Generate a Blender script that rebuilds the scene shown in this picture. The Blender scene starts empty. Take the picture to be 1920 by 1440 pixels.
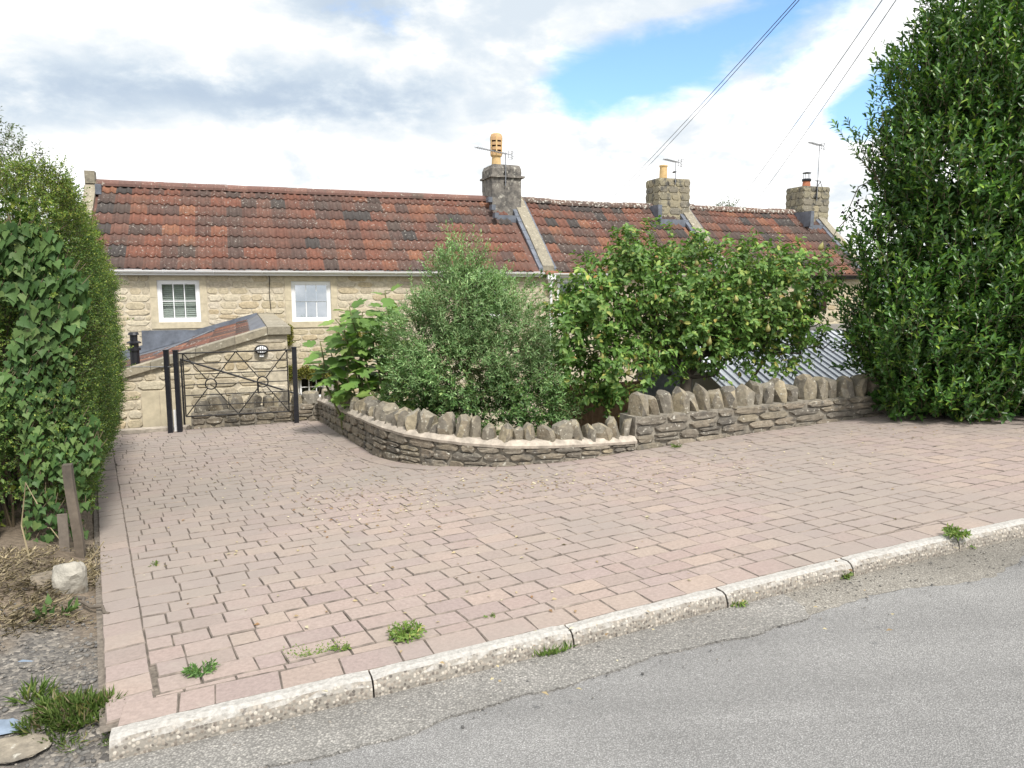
import bpy, bmesh, math, random
import numpy as np
from mathutils import Vector, Matrix, Euler

# ------------------------------------------------------------------ camera, sky, sun, exposure
R = math.radians
sc = bpy.context.scene
col = sc.collection
CAM_H = 1.6
FPX = 1400.0                       # focal length in pixels of a 1920 px wide picture
PITCH = math.atan(185.0 / FPX)
cam_d = bpy.data.cameras.new("camera")
cam_d.sensor_width = 36.0
cam_d.lens = 36.0 * FPX / 1920.0
cam_d.clip_start = 0.05
cam_d.clip_end = 2000.0
cam = bpy.data.objects.new("camera", cam_d)
cam.location = (0, 0, CAM_H)
cam.rotation_euler = (math.pi / 2 - PITCH, 0, 0)
col.objects.link(cam)
sc.camera = cam

SUN_EL, SUN_AZ = R(54), R(152)     # azimuth clockwise from +Y: behind the camera and to its right
sun_dir = Vector((math.sin(SUN_AZ) * math.cos(SUN_EL), math.cos(SUN_AZ) * math.cos(SUN_EL), math.sin(SUN_EL)))
sun_d = bpy.data.lights.new("sun", 'SUN')
sun_d.energy = 2.0
sun_d.angle = R(10)
sun_d.color = (1.0, 0.955, 0.89)
sun = bpy.data.objects.new("sun", sun_d)
sun.rotation_euler = sun_dir.to_track_quat('Z', 'Y').to_euler()
sun.location = sun_dir * 40
col.objects.link(sun)

sc.view_settings.view_transform = 'Standard'
sc.view_settings.look = 'None'
sc.view_settings.gamma = 1.0
sc.view_settings.use_curve_mapping = False
sc.view_settings.exposure = 1.28

world = bpy.data.worlds.new("World")
sc.world = world
world.use_nodes = True
world.cycles.sampling_method = 'MANUAL'
world.cycles.sample_map_resolution = 512


class NT:
    """small helper to write node trees"""
    def __init__(self, nt):
        self.nt = nt
        nt.nodes.clear()

    def n(self, typ, props=None, **ins):
        nd = self.nt.nodes.new(typ)
        for k, v in (props or {}).items():
            setattr(nd, k, v)
        for k, v in ins.items():
            key = k.replace('_', ' ')
            if k[0] == 'i' and k[1:].isdigit():
                sock = nd.inputs[int(k[1:])]
            else:
                sock = nd.inputs[key]
            self.put(sock, v)
        return nd

    def put(self, sock, v):
        if isinstance(v, bpy.types.NodeSocket):
            self.nt.links.new(v, sock)
        elif isinstance(v, bpy.types.Node):
            self.nt.links.new(v.outputs[0], sock)
        else:
            if isinstance(v, (tuple, list)) and len(v) == 3 and sock.type == 'RGBA':
                v = (*v, 1.0)
            sock.default_value = v

    def math(self, op, a, b=0.0, c=0.0, clamp=False):
        return self.n('ShaderNodeMath', {'operation': op, 'use_clamp': clamp}, i0=a, i1=b, i2=c).outputs[0]

    def vmath(self, op, a, b=(0, 0, 0)):
        nd = self.n('ShaderNodeVectorMath', {'operation': op}, i0=a, i1=b)
        return nd.outputs['Value'] if op in ('DOT_PRODUCT', 'LENGTH', 'DISTANCE') else nd.outputs[0]

    def mix(self, fac, a, b, mode='MIX'):
        nd = self.nt.nodes.new('ShaderNodeMix')
        nd.data_type = 'RGBA'
        nd.blend_type = mode
        self.put(nd.inputs[0], fac)
        self.put(nd.inputs[6], a)
        self.put(nd.inputs[7], b)
        return nd.outputs[2]

    def ramp(self, fac, stops, interp='LINEAR'):
        nd = self.nt.nodes.new('ShaderNodeValToRGB')
        cr = nd.color_ramp
        cr.interpolation = interp
        while len(cr.elements) < len(stops):
            cr.elements.new(0.5)
        for el, (p, c) in zip(cr.elements, stops):
            el.position = p
            if not isinstance(c, (tuple, list)):
                c = (c, c, c)
            el.color = (*c, 1.0)
        self.put(nd.inputs[0], fac)
        return nd.outputs[0]

    def smooth(self, v, lo, hi):
        nd = self.n('ShaderNodeMapRange', {'interpolation_type': 'SMOOTHSTEP'}, i0=v, i1=lo, i2=hi, i3=0.0, i4=1.0)
        return nd.outputs[0]

    def noise(self, vec, scale, detail=3.0, rough=0.5, dist=0.0, w=None):
        nd = self.n('ShaderNodeTexNoise', {}, Scale=scale, Detail=detail, Roughness=rough, Distortion=dist)
        if vec is not None:
            self.put(nd.inputs['Vector'], vec)
        return nd.outputs[0]

    def voro(self, vec, scale, feature='F1', out='Distance', rnd=1.0):
        nd = self.n('ShaderNodeTexVoronoi', {'feature': feature}, Scale=scale, Randomness=rnd)
        if vec is not None:
            self.put(nd.inputs['Vector'], vec)
        return nd.outputs[out]


def build_world():
    t = NT(world.node_tree)
    sky = t.n('ShaderNodeTexSky', {'sky_type': 'NISHITA', 'sun_disc': False, 'sun_elevation': SUN_EL,
                                   'sun_rotation': SUN_AZ, 'air_density': 1.0, 'dust_density': 1.2, 'ozone_density': 1.4})
    tc = t.n('ShaderNodeTexCoord')
    d = t.vmath('NORMALIZE', tc.outputs['Generated'])
    v = t.vmath('MULTIPLY', d, (1.0, 1.0, 2.3))
    v = t.vmath('ADD', v, (3.1, 0.4, 7.7))
    n1 = t.noise(v, 3.4, 9.0, 0.56, 0.25)
    nf = t.noise(v, 9.0, 7.0, 0.6, 0.3)
    wob = t.math('ADD', t.math('MULTIPLY', t.math('SUBTRACT', n1, 0.5), 0.15), t.math('MULTIPLY', t.math('SUBTRACT', nf, 0.5), 0.11))

    def streak(a, b, lo, hi, k=1.0, squash=1.0):
        """soft mask round the arc of sky from direction a to direction b"""
        a, b = Vector(a).normalized(), Vector(b).normalized()
        ab = b - a
        q = t.vmath('SUBTRACT', d, tuple(a))
        tt = t.math('DIVIDE', t.vmath('DOT_PRODUCT', q, tuple(ab)), ab.length_squared, clamp=True)
        c = t.n('ShaderNodeVectorMath', {'operation': 'SCALE'}, i0=tuple(ab))
        t.put(c.inputs['Scale'], tt)
        q = t.vmath('SUBTRACT', q, c.outputs[0])
        q = t.vmath('MULTIPLY', q, (1.0, 1.0, squash))
        l = t.math('ADD', t.vmath('LENGTH', q), t.math('MULTIPLY', wob, k))
        return t.smooth(l, hi, lo)

    def mx(*a):
        r = a[0]
        for b in a[1:]:
            r = t.math('MAXIMUM', r, b)
        return r
    # openings of blue: the long slanting one, its small neighbour by the laurel, and faint thin places
    blue = mx(streak((.085, 1, .255), (.22, 1, .29), .010, .060, .8), streak((.22, 1, .29), (.34, 1, .345), .008, .058, .85), streak((.33, 1, .365), (.50, 1, .44), .015, .075, .85), streak((.46, 1, .235), (.50, 1, .25), .012, .04, .7))
    thin = t.smooth(n1, .36, .24)
    cov = t.math('SUBTRACT', 1.0, t.math('MAXIMUM', blue, t.math('MULTIPLY', thin, .8)))
    v2 = t.vmath('MULTIPLY', d, (1.0, 1.0, 2.0))
    v2 = t.vmath('ADD', v2, (11.3, 2.6, 1.15))
    n2 = t.noise(v2, 4.2, 7.0, 0.56, 0.2)
    puff = t.noise(v2, 9.0, 9.0, .6, .15)
    soft = t.math('MULTIPLY', t.smooth(t.math('ADD', n2, t.math('MULTIPLY', t.math('SUBTRACT', puff, .5), .5)), .44, .68), .60)
    # darker cloud bases
    base = mx(streak((-.72, 1, .255), (-.42, 1, .255), .0, .13, .8, 1.6), streak((-.42, 1, .25), (-.12, 1, .235), .0, .12, .8, 1.6),
              t.math('MULTIPLY', streak((-.26, 1, .40), (-.14, 1, .345), .0, .10, .8), .9), t.math('MULTIPLY', streak((.08, 1, .36), (.24, 1, .37), .0, .11, .8), .6))
    shade = t.math('MAXIMUM', soft, t.math('MULTIPLY', base, t.smooth(puff, .22, .62)))
    cloud = t.ramp(shade, [(0.0, (1.0, 1.0, 1.0)), (.30, (.66, .69, .71)), (.65, (.50, .565, .63)), (1.0, (.38, .455, .55))])
    cloud = t.mix(1.0, cloud, (7.0, 7.0, 7.0), 'MULTIPLY')
    skyc = t.mix(1.0, sky.outputs[0], (1.0, 1.2, 1.38), 'MULTIPLY')
    c = t.mix(cov, skyc, cloud)
    bg = t.n('ShaderNodeBackground', {}, Color=c, Strength=0.085)
    out = t.n('ShaderNodeOutputWorld')
    t.put(out.inputs[0], bg)


build_world()

# ------------------------------------------------------------------ geometry of the place
CP, SP = math.cos(PITCH), math.sin(PITCH)


def ray(u, v):
    x, y = (u - 960) / FPX, -(v - 720) / FPX
    return Vector((x, CP + y * SP, -SP + y * CP))


def at(u, v, Y):
    """world point at forward distance Y seen at pixel u, v of the photograph"""
    d = ray(u, v)
    return Vector((0, 0, CAM_H)) + d * (Y / d.y)


PA, PB, PC = 0.0486, -0.0255, 0.17    # the tilted plane the forecourt lies in


def zdrive(x, y):
    return PC + PA * max(-14, min(14, x)) + PB * max(-6, min(14, y))


def onp(u, v, dz=0.0):
    d = ray(u, v)
    n = Vector((-PA, -PB, 1))
    k = (PC + dz - CAM_H) / n.dot(d)
    return Vector((0, 0, CAM_H)) + d * k


G = -1.9                              # level of the garden and the cottages' floor
PHI = R(20)                           # the terrace runs away to the right
EX = Vector((math.cos(PHI), math.sin(PHI)))
EY = Vector((-EX.y, EX.x))
HA = Vector((-5.71, 16.0))            # point of the terrace's front wall where s = 0


def hw(s, y, z):
    p = HA + EX * s + EY * y
    return Vector((p.x, p.y, z))


# ------------------------------------------------------------------ object helpers
def setp(o, label=None, cat=None, group=None, kind=None):
    if label: o['label'] = label
    if cat: o['category'] = cat
    if group: o['group'] = group
    if kind: o['kind'] = kind
    return o


def link(o, parent=None):
    col.objects.link(o)
    if parent is not None:
        o.parent = parent
    return o


def empty(name, loc=(0, 0, 0), rz=0.0, parent=None):
    o = bpy.data.objects.new(name, None)
    o.empty_display_size = 0.2
    o.location = loc
    o.rotation_euler = (0, 0, rz)
    return link(o, parent)


def inst(name, mesh, parent=None, loc=(0, 0, 0), rot=(0, 0, 0), scale=(1, 1, 1)):
    o = bpy.data.objects.new(name, mesh)
    o.location = loc
    if isinstance(rot, Matrix):
        o.rotation_euler = rot.to_euler()
    else:
        o.rotation_euler = rot
    o.scale = scale
    return link(o, parent)


class MB:
    """collects polygons and makes one mesh of them"""
    def __init__(self):
        self.v, self.f = [], []

    def add(self, vs, fs):
        k = len(self.v)
        self.v += [tuple(p) for p in vs]
        self.f += [tuple(i + k for i in f) for f in fs]

    def box(self, a, b, m=None):
        x0, y0, z0 = a
        x1, y1, z1 = b
        vs = [(x0, y0, z0), (x1, y0, z0), (x1, y1, z0), (x0, y1, z0), (x0, y0, z1), (x1, y0, z1), (x1, y1, z1), (x0, y1, z1)]
        if m is not None:
            vs = [m @ Vector(p) for p in vs]
        self.add(vs, [(0, 3, 2, 1), (4, 5, 6, 7), (0, 1, 5, 4), (1, 2, 6, 5), (2, 3, 7, 6), (3, 0, 4, 7)])

    def cbox(self, c, s, m=None):
        self.box([c[i] - s[i] / 2 for i in range(3)], [c[i] + s[i] / 2 for i in range(3)], m)

    def tube(self, pts, rad, sides=6, cap=True):
        pts = [Vector(p) for p in pts]
        n = len(pts)
        if not isinstance(rad, (list, tuple)):
            rad = [rad] * n
        vs, fs = [], []
        up = Vector((0.13, 0.21, 0.97))
        for i, p in enumerate(pts):
            t = (pts[min(i + 1, n - 1)] - pts[max(i - 1, 0)]).normalized()
            a = t.cross(up)
            if a.length < 0.1:
                a = t.cross(Vector((1, 0, 0)))
            a.normalize()
            b = t.cross(a)
            for k in range(sides):
                w = 2 * math.pi * k / sides
                vs.append(p + a * (math.cos(w) * rad[i]) + b * (math.sin(w) * rad[i]))
        for i in range(n - 1):
            for k in range(sides):
                k2 = (k + 1) % sides
                fs.append((i * sides + k, i * sides + k2, (i + 1) * sides + k2, (i + 1) * sides + k))
        if cap:
            fs.append(tuple(range(sides - 1, -1, -1)))
            fs.append(tuple((n - 1) * sides + k for k in range(sides)))
        self.add(vs, fs)

    def lathe(self, prof, sides=16, m=None):
        vs, fs = [], []
        for (r, z) in prof:
            for k in range(sides):
                w = 2 * math.pi * k / sides
                p = Vector((r * math.cos(w), r * math.sin(w), z))
                vs.append(m @ p if m is not None else p)
        for i in range(len(prof) - 1):
            for k in range(sides):
                k2 = (k + 1) % sides
                fs.append((i * sides + k, i * sides + k2, (i + 1) * sides + k2, (i + 1) * sides + k))
        fs.append(tuple(range(sides - 1, -1, -1)))
        fs.append(tuple((len(prof) - 1) * sides + k for k in range(sides)))
        self.add(vs, fs)

    def mesh(self, name, mat, smooth=False):
        me = bpy.data.meshes.new(name)
        me.from_pydata(self.v, [], self.f)
        if smooth:
            me.polygons.foreach_set('use_smooth', [True] * len(me.polygons))
        if mat is not None:
            me.materials.append(mat)
        me.update()
        return me

    def build(self, name, mat, parent=None, loc=(0, 0, 0), rot=(0, 0, 0), smooth=False):
        return inst(name, self.mesh(name, mat, smooth), parent, loc, rot)


def np_mesh(name, V, F, mat, smooth=False):
    """V (n,3), F (m,k) arrays of equal polygons"""
    me = bpy.data.meshes.new(name)
    V = np.ascontiguousarray(V, dtype=np.float32)
    F = np.ascontiguousarray(F, dtype=np.int32)
    me.vertices.add(len(V))
    me.vertices.foreach_set('co', V.ravel())
    me.loops.add(F.size)
    me.loops.foreach_set('vertex_index', F.ravel())
    me.polygons.add(len(F))
    me.polygons.foreach_set('loop_start', np.arange(0, F.size, F.shape[1], dtype=np.int32))
    if smooth:
        me.polygons.foreach_set('use_smooth', np.ones(len(F), dtype=bool))
    me.update(calc_edges=True)
    me.validate()
    if mat is not None:
        me.materials.append(mat)
    return me


rs = random.Random(11)
rng = np.random.default_rng(11)

# ------------------------------------------------------------------ materials
MATS = {}


def newmat(name):
    m = bpy.data.materials.new(name)
    m.use_nodes = True
    t = NT(m.node_tree)
    MATS[name] = m
    return m, t


def finish(t, color, rough=0.8, bump=None, bstr=0.3, bdist=0.01, metal=0.0, spec=0.5, trans=None, tfac=0.3):
    p = t.n('ShaderNodeBsdfPrincipled')
    t.put(p.inputs['Base Color'], color)
    t.put(p.inputs['Roughness'], rough)
    t.put(p.inputs['Metallic'], metal)
    t.put(p.inputs['Specular IOR Level'], spec)
    if bump is not None:
        b = t.n('ShaderNodeBump', {}, Strength=bstr, Distance=bdist, Height=bump)
        t.put(p.inputs['Normal'], b.outputs[0])
    out = t.n('ShaderNodeOutputMaterial')
    if trans is not None:
        tr = t.n('ShaderNodeBsdfTranslucent')
        t.put(tr.inputs[0], trans)
        mx = t.n('ShaderNodeMixShader', {}, i0=tfac, i1=p.outputs[0], i2=tr.outputs[0])
        t.put(out.inputs[0], mx)
    else:
        t.put(out.inputs[0], p)


def piece_random(t):
    oi = t.n('ShaderNodeObjectInfo')
    ge = t.n('ShaderNodeNewGeometry')
    r = t.math('ADD', oi.outputs['Random'], ge.outputs['Random Per Island'])
    return t.math('FRACT', r), ge.outputs['Position']


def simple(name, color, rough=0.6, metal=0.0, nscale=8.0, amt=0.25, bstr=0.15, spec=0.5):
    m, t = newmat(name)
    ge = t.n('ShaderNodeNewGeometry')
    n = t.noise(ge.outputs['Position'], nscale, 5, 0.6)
    dark = tuple(c * (1 - amt) for c in color)
    lite = tuple(min(1, c * (1 + amt)) for c in color)
    finish(t, t.ramp(n, [(0.3, dark), (0.7, lite)]), rough, n, bstr, 0.004, metal, spec)
    return m


def pieces(name, palette, spot=None, dirt=None, rough=0.9, bscale=60.0, bstr=0.4, bdist=0.006, big=3.0, mott=0.22):
    """masonry and paving: a colour for each piece, mottling, lichen spots, stains"""
    m, t = newmat(name)
    r, pos = piece_random(t)
    k = len(palette)
    base = t.ramp(r, [(i / max(1, k - 1) if k > 1 else 0, c) for i, c in enumerate(palette)])
    n = t.noise(pos, 22.0, 6, 0.62)
    base = t.mix(1.0, base, t.ramp(n, [(0.25, 1 - mott * 1.6), (0.75, 1 + mott * 0.6)]), 'MULTIPLY')
    if dirt is not None:
        dc, lo, hi = dirt
        dn = t.noise(pos, big, 6, 0.6)
        base = t.mix(t.smooth(dn, lo, hi), base, dc)
    if spot is not None:
        s_c, s_scale, lo, hi = spot
        sn = t.noise(pos, s_scale, 4, 0.55)
        base = t.mix(t.smooth(sn, lo, hi), base, s_c)
    bn = t.noise(pos, bscale, 6, 0.65)
    finish(t, base, rough, bn, bstr, bdist)
    return m


def leafmat(name, stops, rough=0.5, tfac=0.28, spec=0.35):
    m, t = newmat(name)
    r, pos = piece_random(t)
    c = t.ramp(r, stops)
    n = t.noise(pos, 2.2, 3, 0.5)
    c = t.mix(1.0, c, t.ramp(n, [(0.3, 0.6), (0.7, 1.32)]), 'MULTIPLY')
    tr = t.mix(1.0, c, (1.25, 1.3, 0.7), 'MULTIPLY')
    finish(t, c, rough, spec=spec, trans=tr, tfac=tfac)
    return m


m_house = pieces('cottage_stone', [(.45, .385, .265), (.53, .46, .325), (.60, .54, .42), (.48, .39, .25), (.57, .51, .385), (.41, .35, .255), (.62, .56, .45)],
                 dirt=((.30, .26, .19), .60, .80), bscale=30, bstr=.7, bdist=.012, mott=.24)
m_mortar = simple('lime_mortar', (.50, .445, .345), .95, 0, 14, .25, .3)
m_ashlar = simple('dressed_limestone', (.50, .44, .32), .85, 0, 9, .16, .12)
m_wstone = pieces('wall_stone', [(.22, .19, .145), (.28, .24, .18), (.19, .17, .14), (.31, .27, .21), (.25, .21, .16), (.17, .155, .13), (.34, .29, .20)],
                  spot=((.46, .44, .38), 26.0, .60, .70), dirt=((.10, .092, .08), .50, .70), bscale=38, bstr=.8, bdist=.012, big=7.0, mott=.3)
m_coping = pieces('coping_stone', [(.29, .255, .19), (.20, .178, .14), (.35, .30, .205), (.16, .146, .123), (.28, .255, .205), (.24, .20, .14)],
                  spot=((.43, .41, .34), 30.0, .60, .70), dirt=((.13, .115, .09), .52, .72), bscale=32, bstr=.8, bdist=.012, big=8.0, mott=.3)
m_wmortar = simple('wall_mortar', (.22, .20, .165), .95, 0, 18, .4, .5)
m_ledge = simple('pale_mortar', (.38, .335, .28), .95, 0, 15, .35, .5)
m_chim = pieces('chimney_stone', [(.26, .235, .17), (.33, .295, .20), (.22, .20, .16), (.38, .33, .22)],
                spot=((.45, .43, .36), 17.0, .62, .72), dirt=((.10, .095, .085), .50, .66), bscale=30, bstr=.7, big=4.5)
m_render = pieces('chimney_render', [(.20, .185, .165), (.22, .20, .175)], spot=((.40, .38, .33), 9.0, .56, .70),
                  dirt=((.085, .08, .075), .45, .66), bscale=20, bstr=.8, bdist=.02, big=5.0)
m_cop2 = pieces('parapet_coping', [(.30, .27, .205), (.26, .235, .18), (.34, .30, .22)], spot=((.5, .47, .38), 14.0, .6, .7),
                dirt=((.12, .11, .09), .54, .74), bscale=30, bstr=.6, big=5.0)


def tile_mat():
    m, t = newmat('clay_tile')
    r, pos = piece_random(t)
    base = t.ramp(r, [(0, (.185, .068, .044)), (.12, (.125, .058, .044)), (.24, (.225, .078, .046)), (.36, (.085, .055, .047)), (.46, (.170, .072, .050)),
                      (.56, (.255, .095, .052)), (.64, (.110, .06, .05)), (.74, (.195, .084, .058)), (.84, (.046, .043, .044)), (.90, (.145, .068, .05)), (.95, (.31, .125, .065))], 'CONSTANT')
    n = t.noise(pos, 9.0, 5, 0.6)
    base = t.mix(1.0, base, t.ramp(n, [(.25, .52), (.75, 1.14)]), 'MULTIPLY')
    d = t.noise(pos, 1.6, 5, .6)
    base = t.mix(t.math('MULTIPLY', t.smooth(d, .46, .70), .5), base, (.082, .064, .054))
    base = t.mix(.26, base, (.105, .085, .072))
    roll = t.noise(pos, 30.0, 4, .7)
    base = t.mix(t.math('MULTIPLY', t.smooth(roll, .54, .68), .4), base, (.055, .046, .042))
    s = t.noise(pos, 17.0, 4, .6)
    lich = t.smooth(s, .60, .67)
    lich = t.math('MULTIPLY', lich, t.smooth(t.noise(pos, 1.1, 2, .5), .36, .58))
    base = t.mix(t.math('MULTIPLY', lich, .85), base, (.36, .34, .30))
    finish(t, base, .88, t.noise(pos, 70, 5, .6), .35, .004)
    return m


m_tile = tile_mat()
m_ridge = pieces('ridge_tile', [(.20, .105, .085), (.175, .095, .078), (.22, .12, .095), (.155, .09, .076)], spot=((.42, .39, .33), 20.0, .62, .70),
                 dirt=((.10, .08, .065), .55, .75), bscale=40, bstr=.4)
m_ridge_old = pieces('lichened_ridge', [(.135, .095, .075), (.165, .10, .075), (.12, .09, .078)], spot=((.50, .48, .43), 16.0, .54, .62),
                     dirt=((.07, .06, .055), .5, .7), bscale=30, bstr=.6, big=6)
m_lead = simple('lead', (.125, .14, .17), .5, .0, 5, .35, .2)
m_pvc = simple('white_pvc', (.80, .81, .82), .35, 0, 3, .04, .02)
m_black = simple('black_paint', (.012, .013, .018), .4, 0, 20, .3, .05)
m_iron = simple('dark_iron', (.022, .021, .021), .55, .3, 25, .4, .15)
m_zinc = simple('aerial_metal', (.28, .29, .31), .45, .7, 20, .3, .05)
m_pot = simple('buff_pot', (.60, .42, .20), .8, 0, 8, .15, .1)
m_pot_top = simple('terracotta_pot', (.56, .36, .19), .8, 0, 8, .2, .1)
m_pot_red = simple('red_pot', (.40, .15, .08), .85, 0, 8, .2, .1)
m_slot_shade = simple('slot_shade', (.02, .017, .015), .9, 0, 8, .2, .1)  # near-black colour painted for the shade in the cowl's slots
m_brown = simple('brown_frame', (.045, .022, .015), .5, 0, 10, .3, .1)
m_blind = simple('blind_slat', (.70, .72, .66), .6, 0, 8, .05, .02)
m_room = simple('plaster_wall', (.35, .33, .30), .9, 0, 5, .1, .05)
m_wood = pieces('weathered_wood', [(.13, .105, .08), (.17, .14, .11), (.10, .085, .07), (.20, .17, .14)], dirt=((.07, .06, .05), .5, .75), bscale=25, bstr=.5)
m_fence = pieces('brown_fence', [(.33, .205, .125), (.29, .18, .11), (.36, .23, .14)], dirt=((.10, .07, .05), .55, .8), bscale=30)
m_fence_grey = pieces('grey_fence', [(.27, .29, .33), (.24, .26, .30), (.30, .32, .36)], dirt=((.14, .15, .17), .55, .8), bscale=30)
m_bark = pieces('bark', [(.10, .085, .065), (.13, .105, .08)], dirt=((.05, .045, .035), .5, .75), bscale=45, bstr=.8)
m_twig = simple('twig', (.11, .085, .05), .85, 0, 20, .3, .2)
m_stemg = simple('green_stem', (.14, .15, .06), .8, 0, 20, .25, .1)
m_straw = leafmat('dry_grass', [(0, (.36, .30, .19)), (.5, (.44, .375, .25)), (1, (.24, .19, .115))], .8, .2, .2)
m_sheet = None


def glassmat(name, refl, tint=(.75, .8, .8)):
    m, t = newmat(name)
    tr = t.n('ShaderNodeBsdfTransparent', {}, Color=tint)
    gl = t.n('ShaderNodeBsdfGlossy', {}, Roughness=0.02, Color=(.92, .96, 1.0))
    mx = t.n('ShaderNodeMixShader', {}, i0=refl, i1=tr.outputs[0], i2=gl.outputs[0])
    out = t.n('ShaderNodeOutputMaterial')
    t.put(out.inputs[0], mx)
    return m


m_glass = glassmat('window_glass', .16)
m_glass_sky = glassmat('coated_glass', .60, (.5, .55, .6))
m_glass_dark = glassmat('dark_glass', .07, (.5, .52, .55))


def paver_mat():
    m, t = newmat('block_paving')
    r, pos = piece_random(t)
    base = t.ramp(r, [(0, (.31, .238, .215)), (.2, (.33, .265, .235)), (.4, (.29, .23, .213)), (.55, (.34, .275, .232)), (.7, (.31, .245, .228)), (.85, (.355, .28, .235)), (1, (.275, .222, .20))])
    n = t.noise(pos, 60.0, 5, .65)
    base = t.mix(1.0, base, t.ramp(n, [(.25, .78), (.75, 1.18)]), 'MULTIPLY')
    # worn greyer tracks and dusty patches
    d = t.noise(pos, .62, 4, .55)
    base = t.mix(t.math('MULTIPLY', t.smooth(d, .42, .62), .7), base, (.265, .232, .208))
    d2 = t.noise(pos, 5.0, 5, .6)
    base = t.mix(t.math('MULTIPLY', t.smooth(d2, .55, .75), .4), base, (.36, .31, .27))
    sp = t.noise(pos, 120.0, 3, .6)
    base = t.mix(t.math('MULTIPLY', t.smooth(sp, .66, .74), .5), base, (.16, .13, .12))
    # greyer, darker tint towards the back and left of the drive, edge broken by noise
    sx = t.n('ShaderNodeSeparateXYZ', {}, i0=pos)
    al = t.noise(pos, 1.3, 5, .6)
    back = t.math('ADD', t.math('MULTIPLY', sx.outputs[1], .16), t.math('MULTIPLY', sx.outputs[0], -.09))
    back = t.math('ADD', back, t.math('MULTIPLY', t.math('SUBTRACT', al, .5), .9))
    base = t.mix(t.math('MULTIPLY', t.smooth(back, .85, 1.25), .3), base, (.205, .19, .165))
    finish(t, base, .9, t.noise(pos, 150, 4, .7), .5, .004)
    return m


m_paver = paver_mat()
m_paver_edge = simple('dirty_block_edge', (.205, .172, .148), .95, 0, 14, .55, .3)
m_sand = simple('joint_sand', (.15, .128, .105), .95, 0, 40, .5, .5)


def asphalt_mat(name, a, b, speck, scale=95.0, patch=(.5, .5)):
    m, t = newmat(name)
    ge = t.n('ShaderNodeNewGeometry')
    pos = ge.outputs['Position']
    cell = t.n('ShaderNodeTexVoronoi', {'feature': 'F1'}, Scale=scale)
    t.put(cell.inputs['Vector'], pos)
    cr = t.n('ShaderNodeSeparateColor', {}, i0=cell.outputs['Color'])
    stone = t.ramp(cr.outputs[0], [(0, a), (.62, b), (.86, b), (1, speck)])
    mt = t.noise(pos, .8, 6, .65)
    stone = t.mix(1.0, stone, t.ramp(mt, [(.3, .78), (.7, 1.16)]), 'MULTIPLY')
    mp = t.n('ShaderNodeMapping', {}, Vector=pos, Rotation=(0, 0, R(-23)), Scale=(.12, 1.5, 1))
    wear = t.noise(mp.outputs[0], 1.6, 4, .55)
    stone = t.mix(1.0, stone, t.ramp(wear, [(.34, .80), (.66, 1.10)]), 'MULTIPLY')
    binder = t.smooth(cell.outputs['Distance'], .35, .62)
    stone = t.mix(t.math('MULTIPLY', binder, .55), stone, tuple(c * .45 for c in a))
    h = t.math('SUBTRACT', 1.0, cell.outputs['Distance'])
    finish(t, stone, .82, h, .7, .006)
    return m


m_road = asphalt_mat('asphalt', (.225, .222, .217), (.295, .291, .285), (.39, .385, .38), 165.0)
m_channel = asphalt_mat('gritty_channel', (.205, .198, .184), (.30, .288, .268), (.44, .42, .385), 110.0)
m_dust = asphalt_mat('road_dust', (.21, .195, .17), (.29, .27, .235), (.40, .38, .34), 120.0)


def kerb_mat():
    m, t = newmat('kerb_concrete')
    ge = t.n('ShaderNodeNewGeometry')
    tc = t.n('ShaderNodeTexCoord')
    pos = ge.outputs['Position']
    nz = t.n('ShaderNodeSeparateXYZ', {}, i0=ge.outputs['True Normal'])
    cell = t.n('ShaderNodeTexVoronoi', {'feature': 'F1'}, Scale=75.0)
    t.put(cell.inputs['Vector'], pos)
    cr = t.n('ShaderNodeSeparateColor', {}, i0=cell.outputs['Color'])
    agg = t.ramp(cr.outputs[0], [(0, (.10, .09, .08)), (.4, (.22, .19, .16)), (.7, (.36, .32, .27)), (1, (.50, .46, .40))])
    agg = t.mix(t.smooth(cell.outputs['Distance'], .38, .6), agg, (.25, .23, .20))
    top = t.ramp(t.noise(pos, 55, 5, .65), [(.3, (.27, .26, .24)), (.62, (.43, .415, .39))])
    top = t.mix(t.math('MULTIPLY', t.smooth(t.noise(pos, 9, 4, .6), .58, .72), .45), top, (.36, .33, .29))
    obz = t.n('ShaderNodeSeparateXYZ', {}, i0=tc.outputs['Object'])
    f = t.math('ADD', t.math('MULTIPLY', nz.outputs[2], 1.0), t.math('MULTIPLY', t.math('SUBTRACT', t.noise(pos, 26, 4, .6), .5), .9))
    c = t.mix(t.smooth(f, .45, .80), agg, top)
    h = t.math('ADD', t.math('MULTIPLY', cell.outputs['Distance'], -1.0), t.math('MULTIPLY', t.noise(pos, 90, 4, .6), .4))
    finish(t, c, .88, h, .45, .006)
    return m


m_kerb = kerb_mat()


def ground_mat():
    m, t = newmat('garden_earth')
    ge = t.n('ShaderNodeNewGeometry')
    pos = ge.outputs['Position']
    a = t.ramp(t.noise(pos, .35, 6, .6), [(.38, (.085, .10, .035)), (.55, (.13, .12, .055)), (.7, (.12, .09, .06))])
    a = t.mix(1.0, a, t.ramp(t.noise(pos, 30, 5, .7), [(.25, .6), (.75, 1.4)]), 'MULTIPLY')
    finish(t, a, .95, t.noise(pos, 40, 5, .7), .8, .02)
    return m


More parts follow.
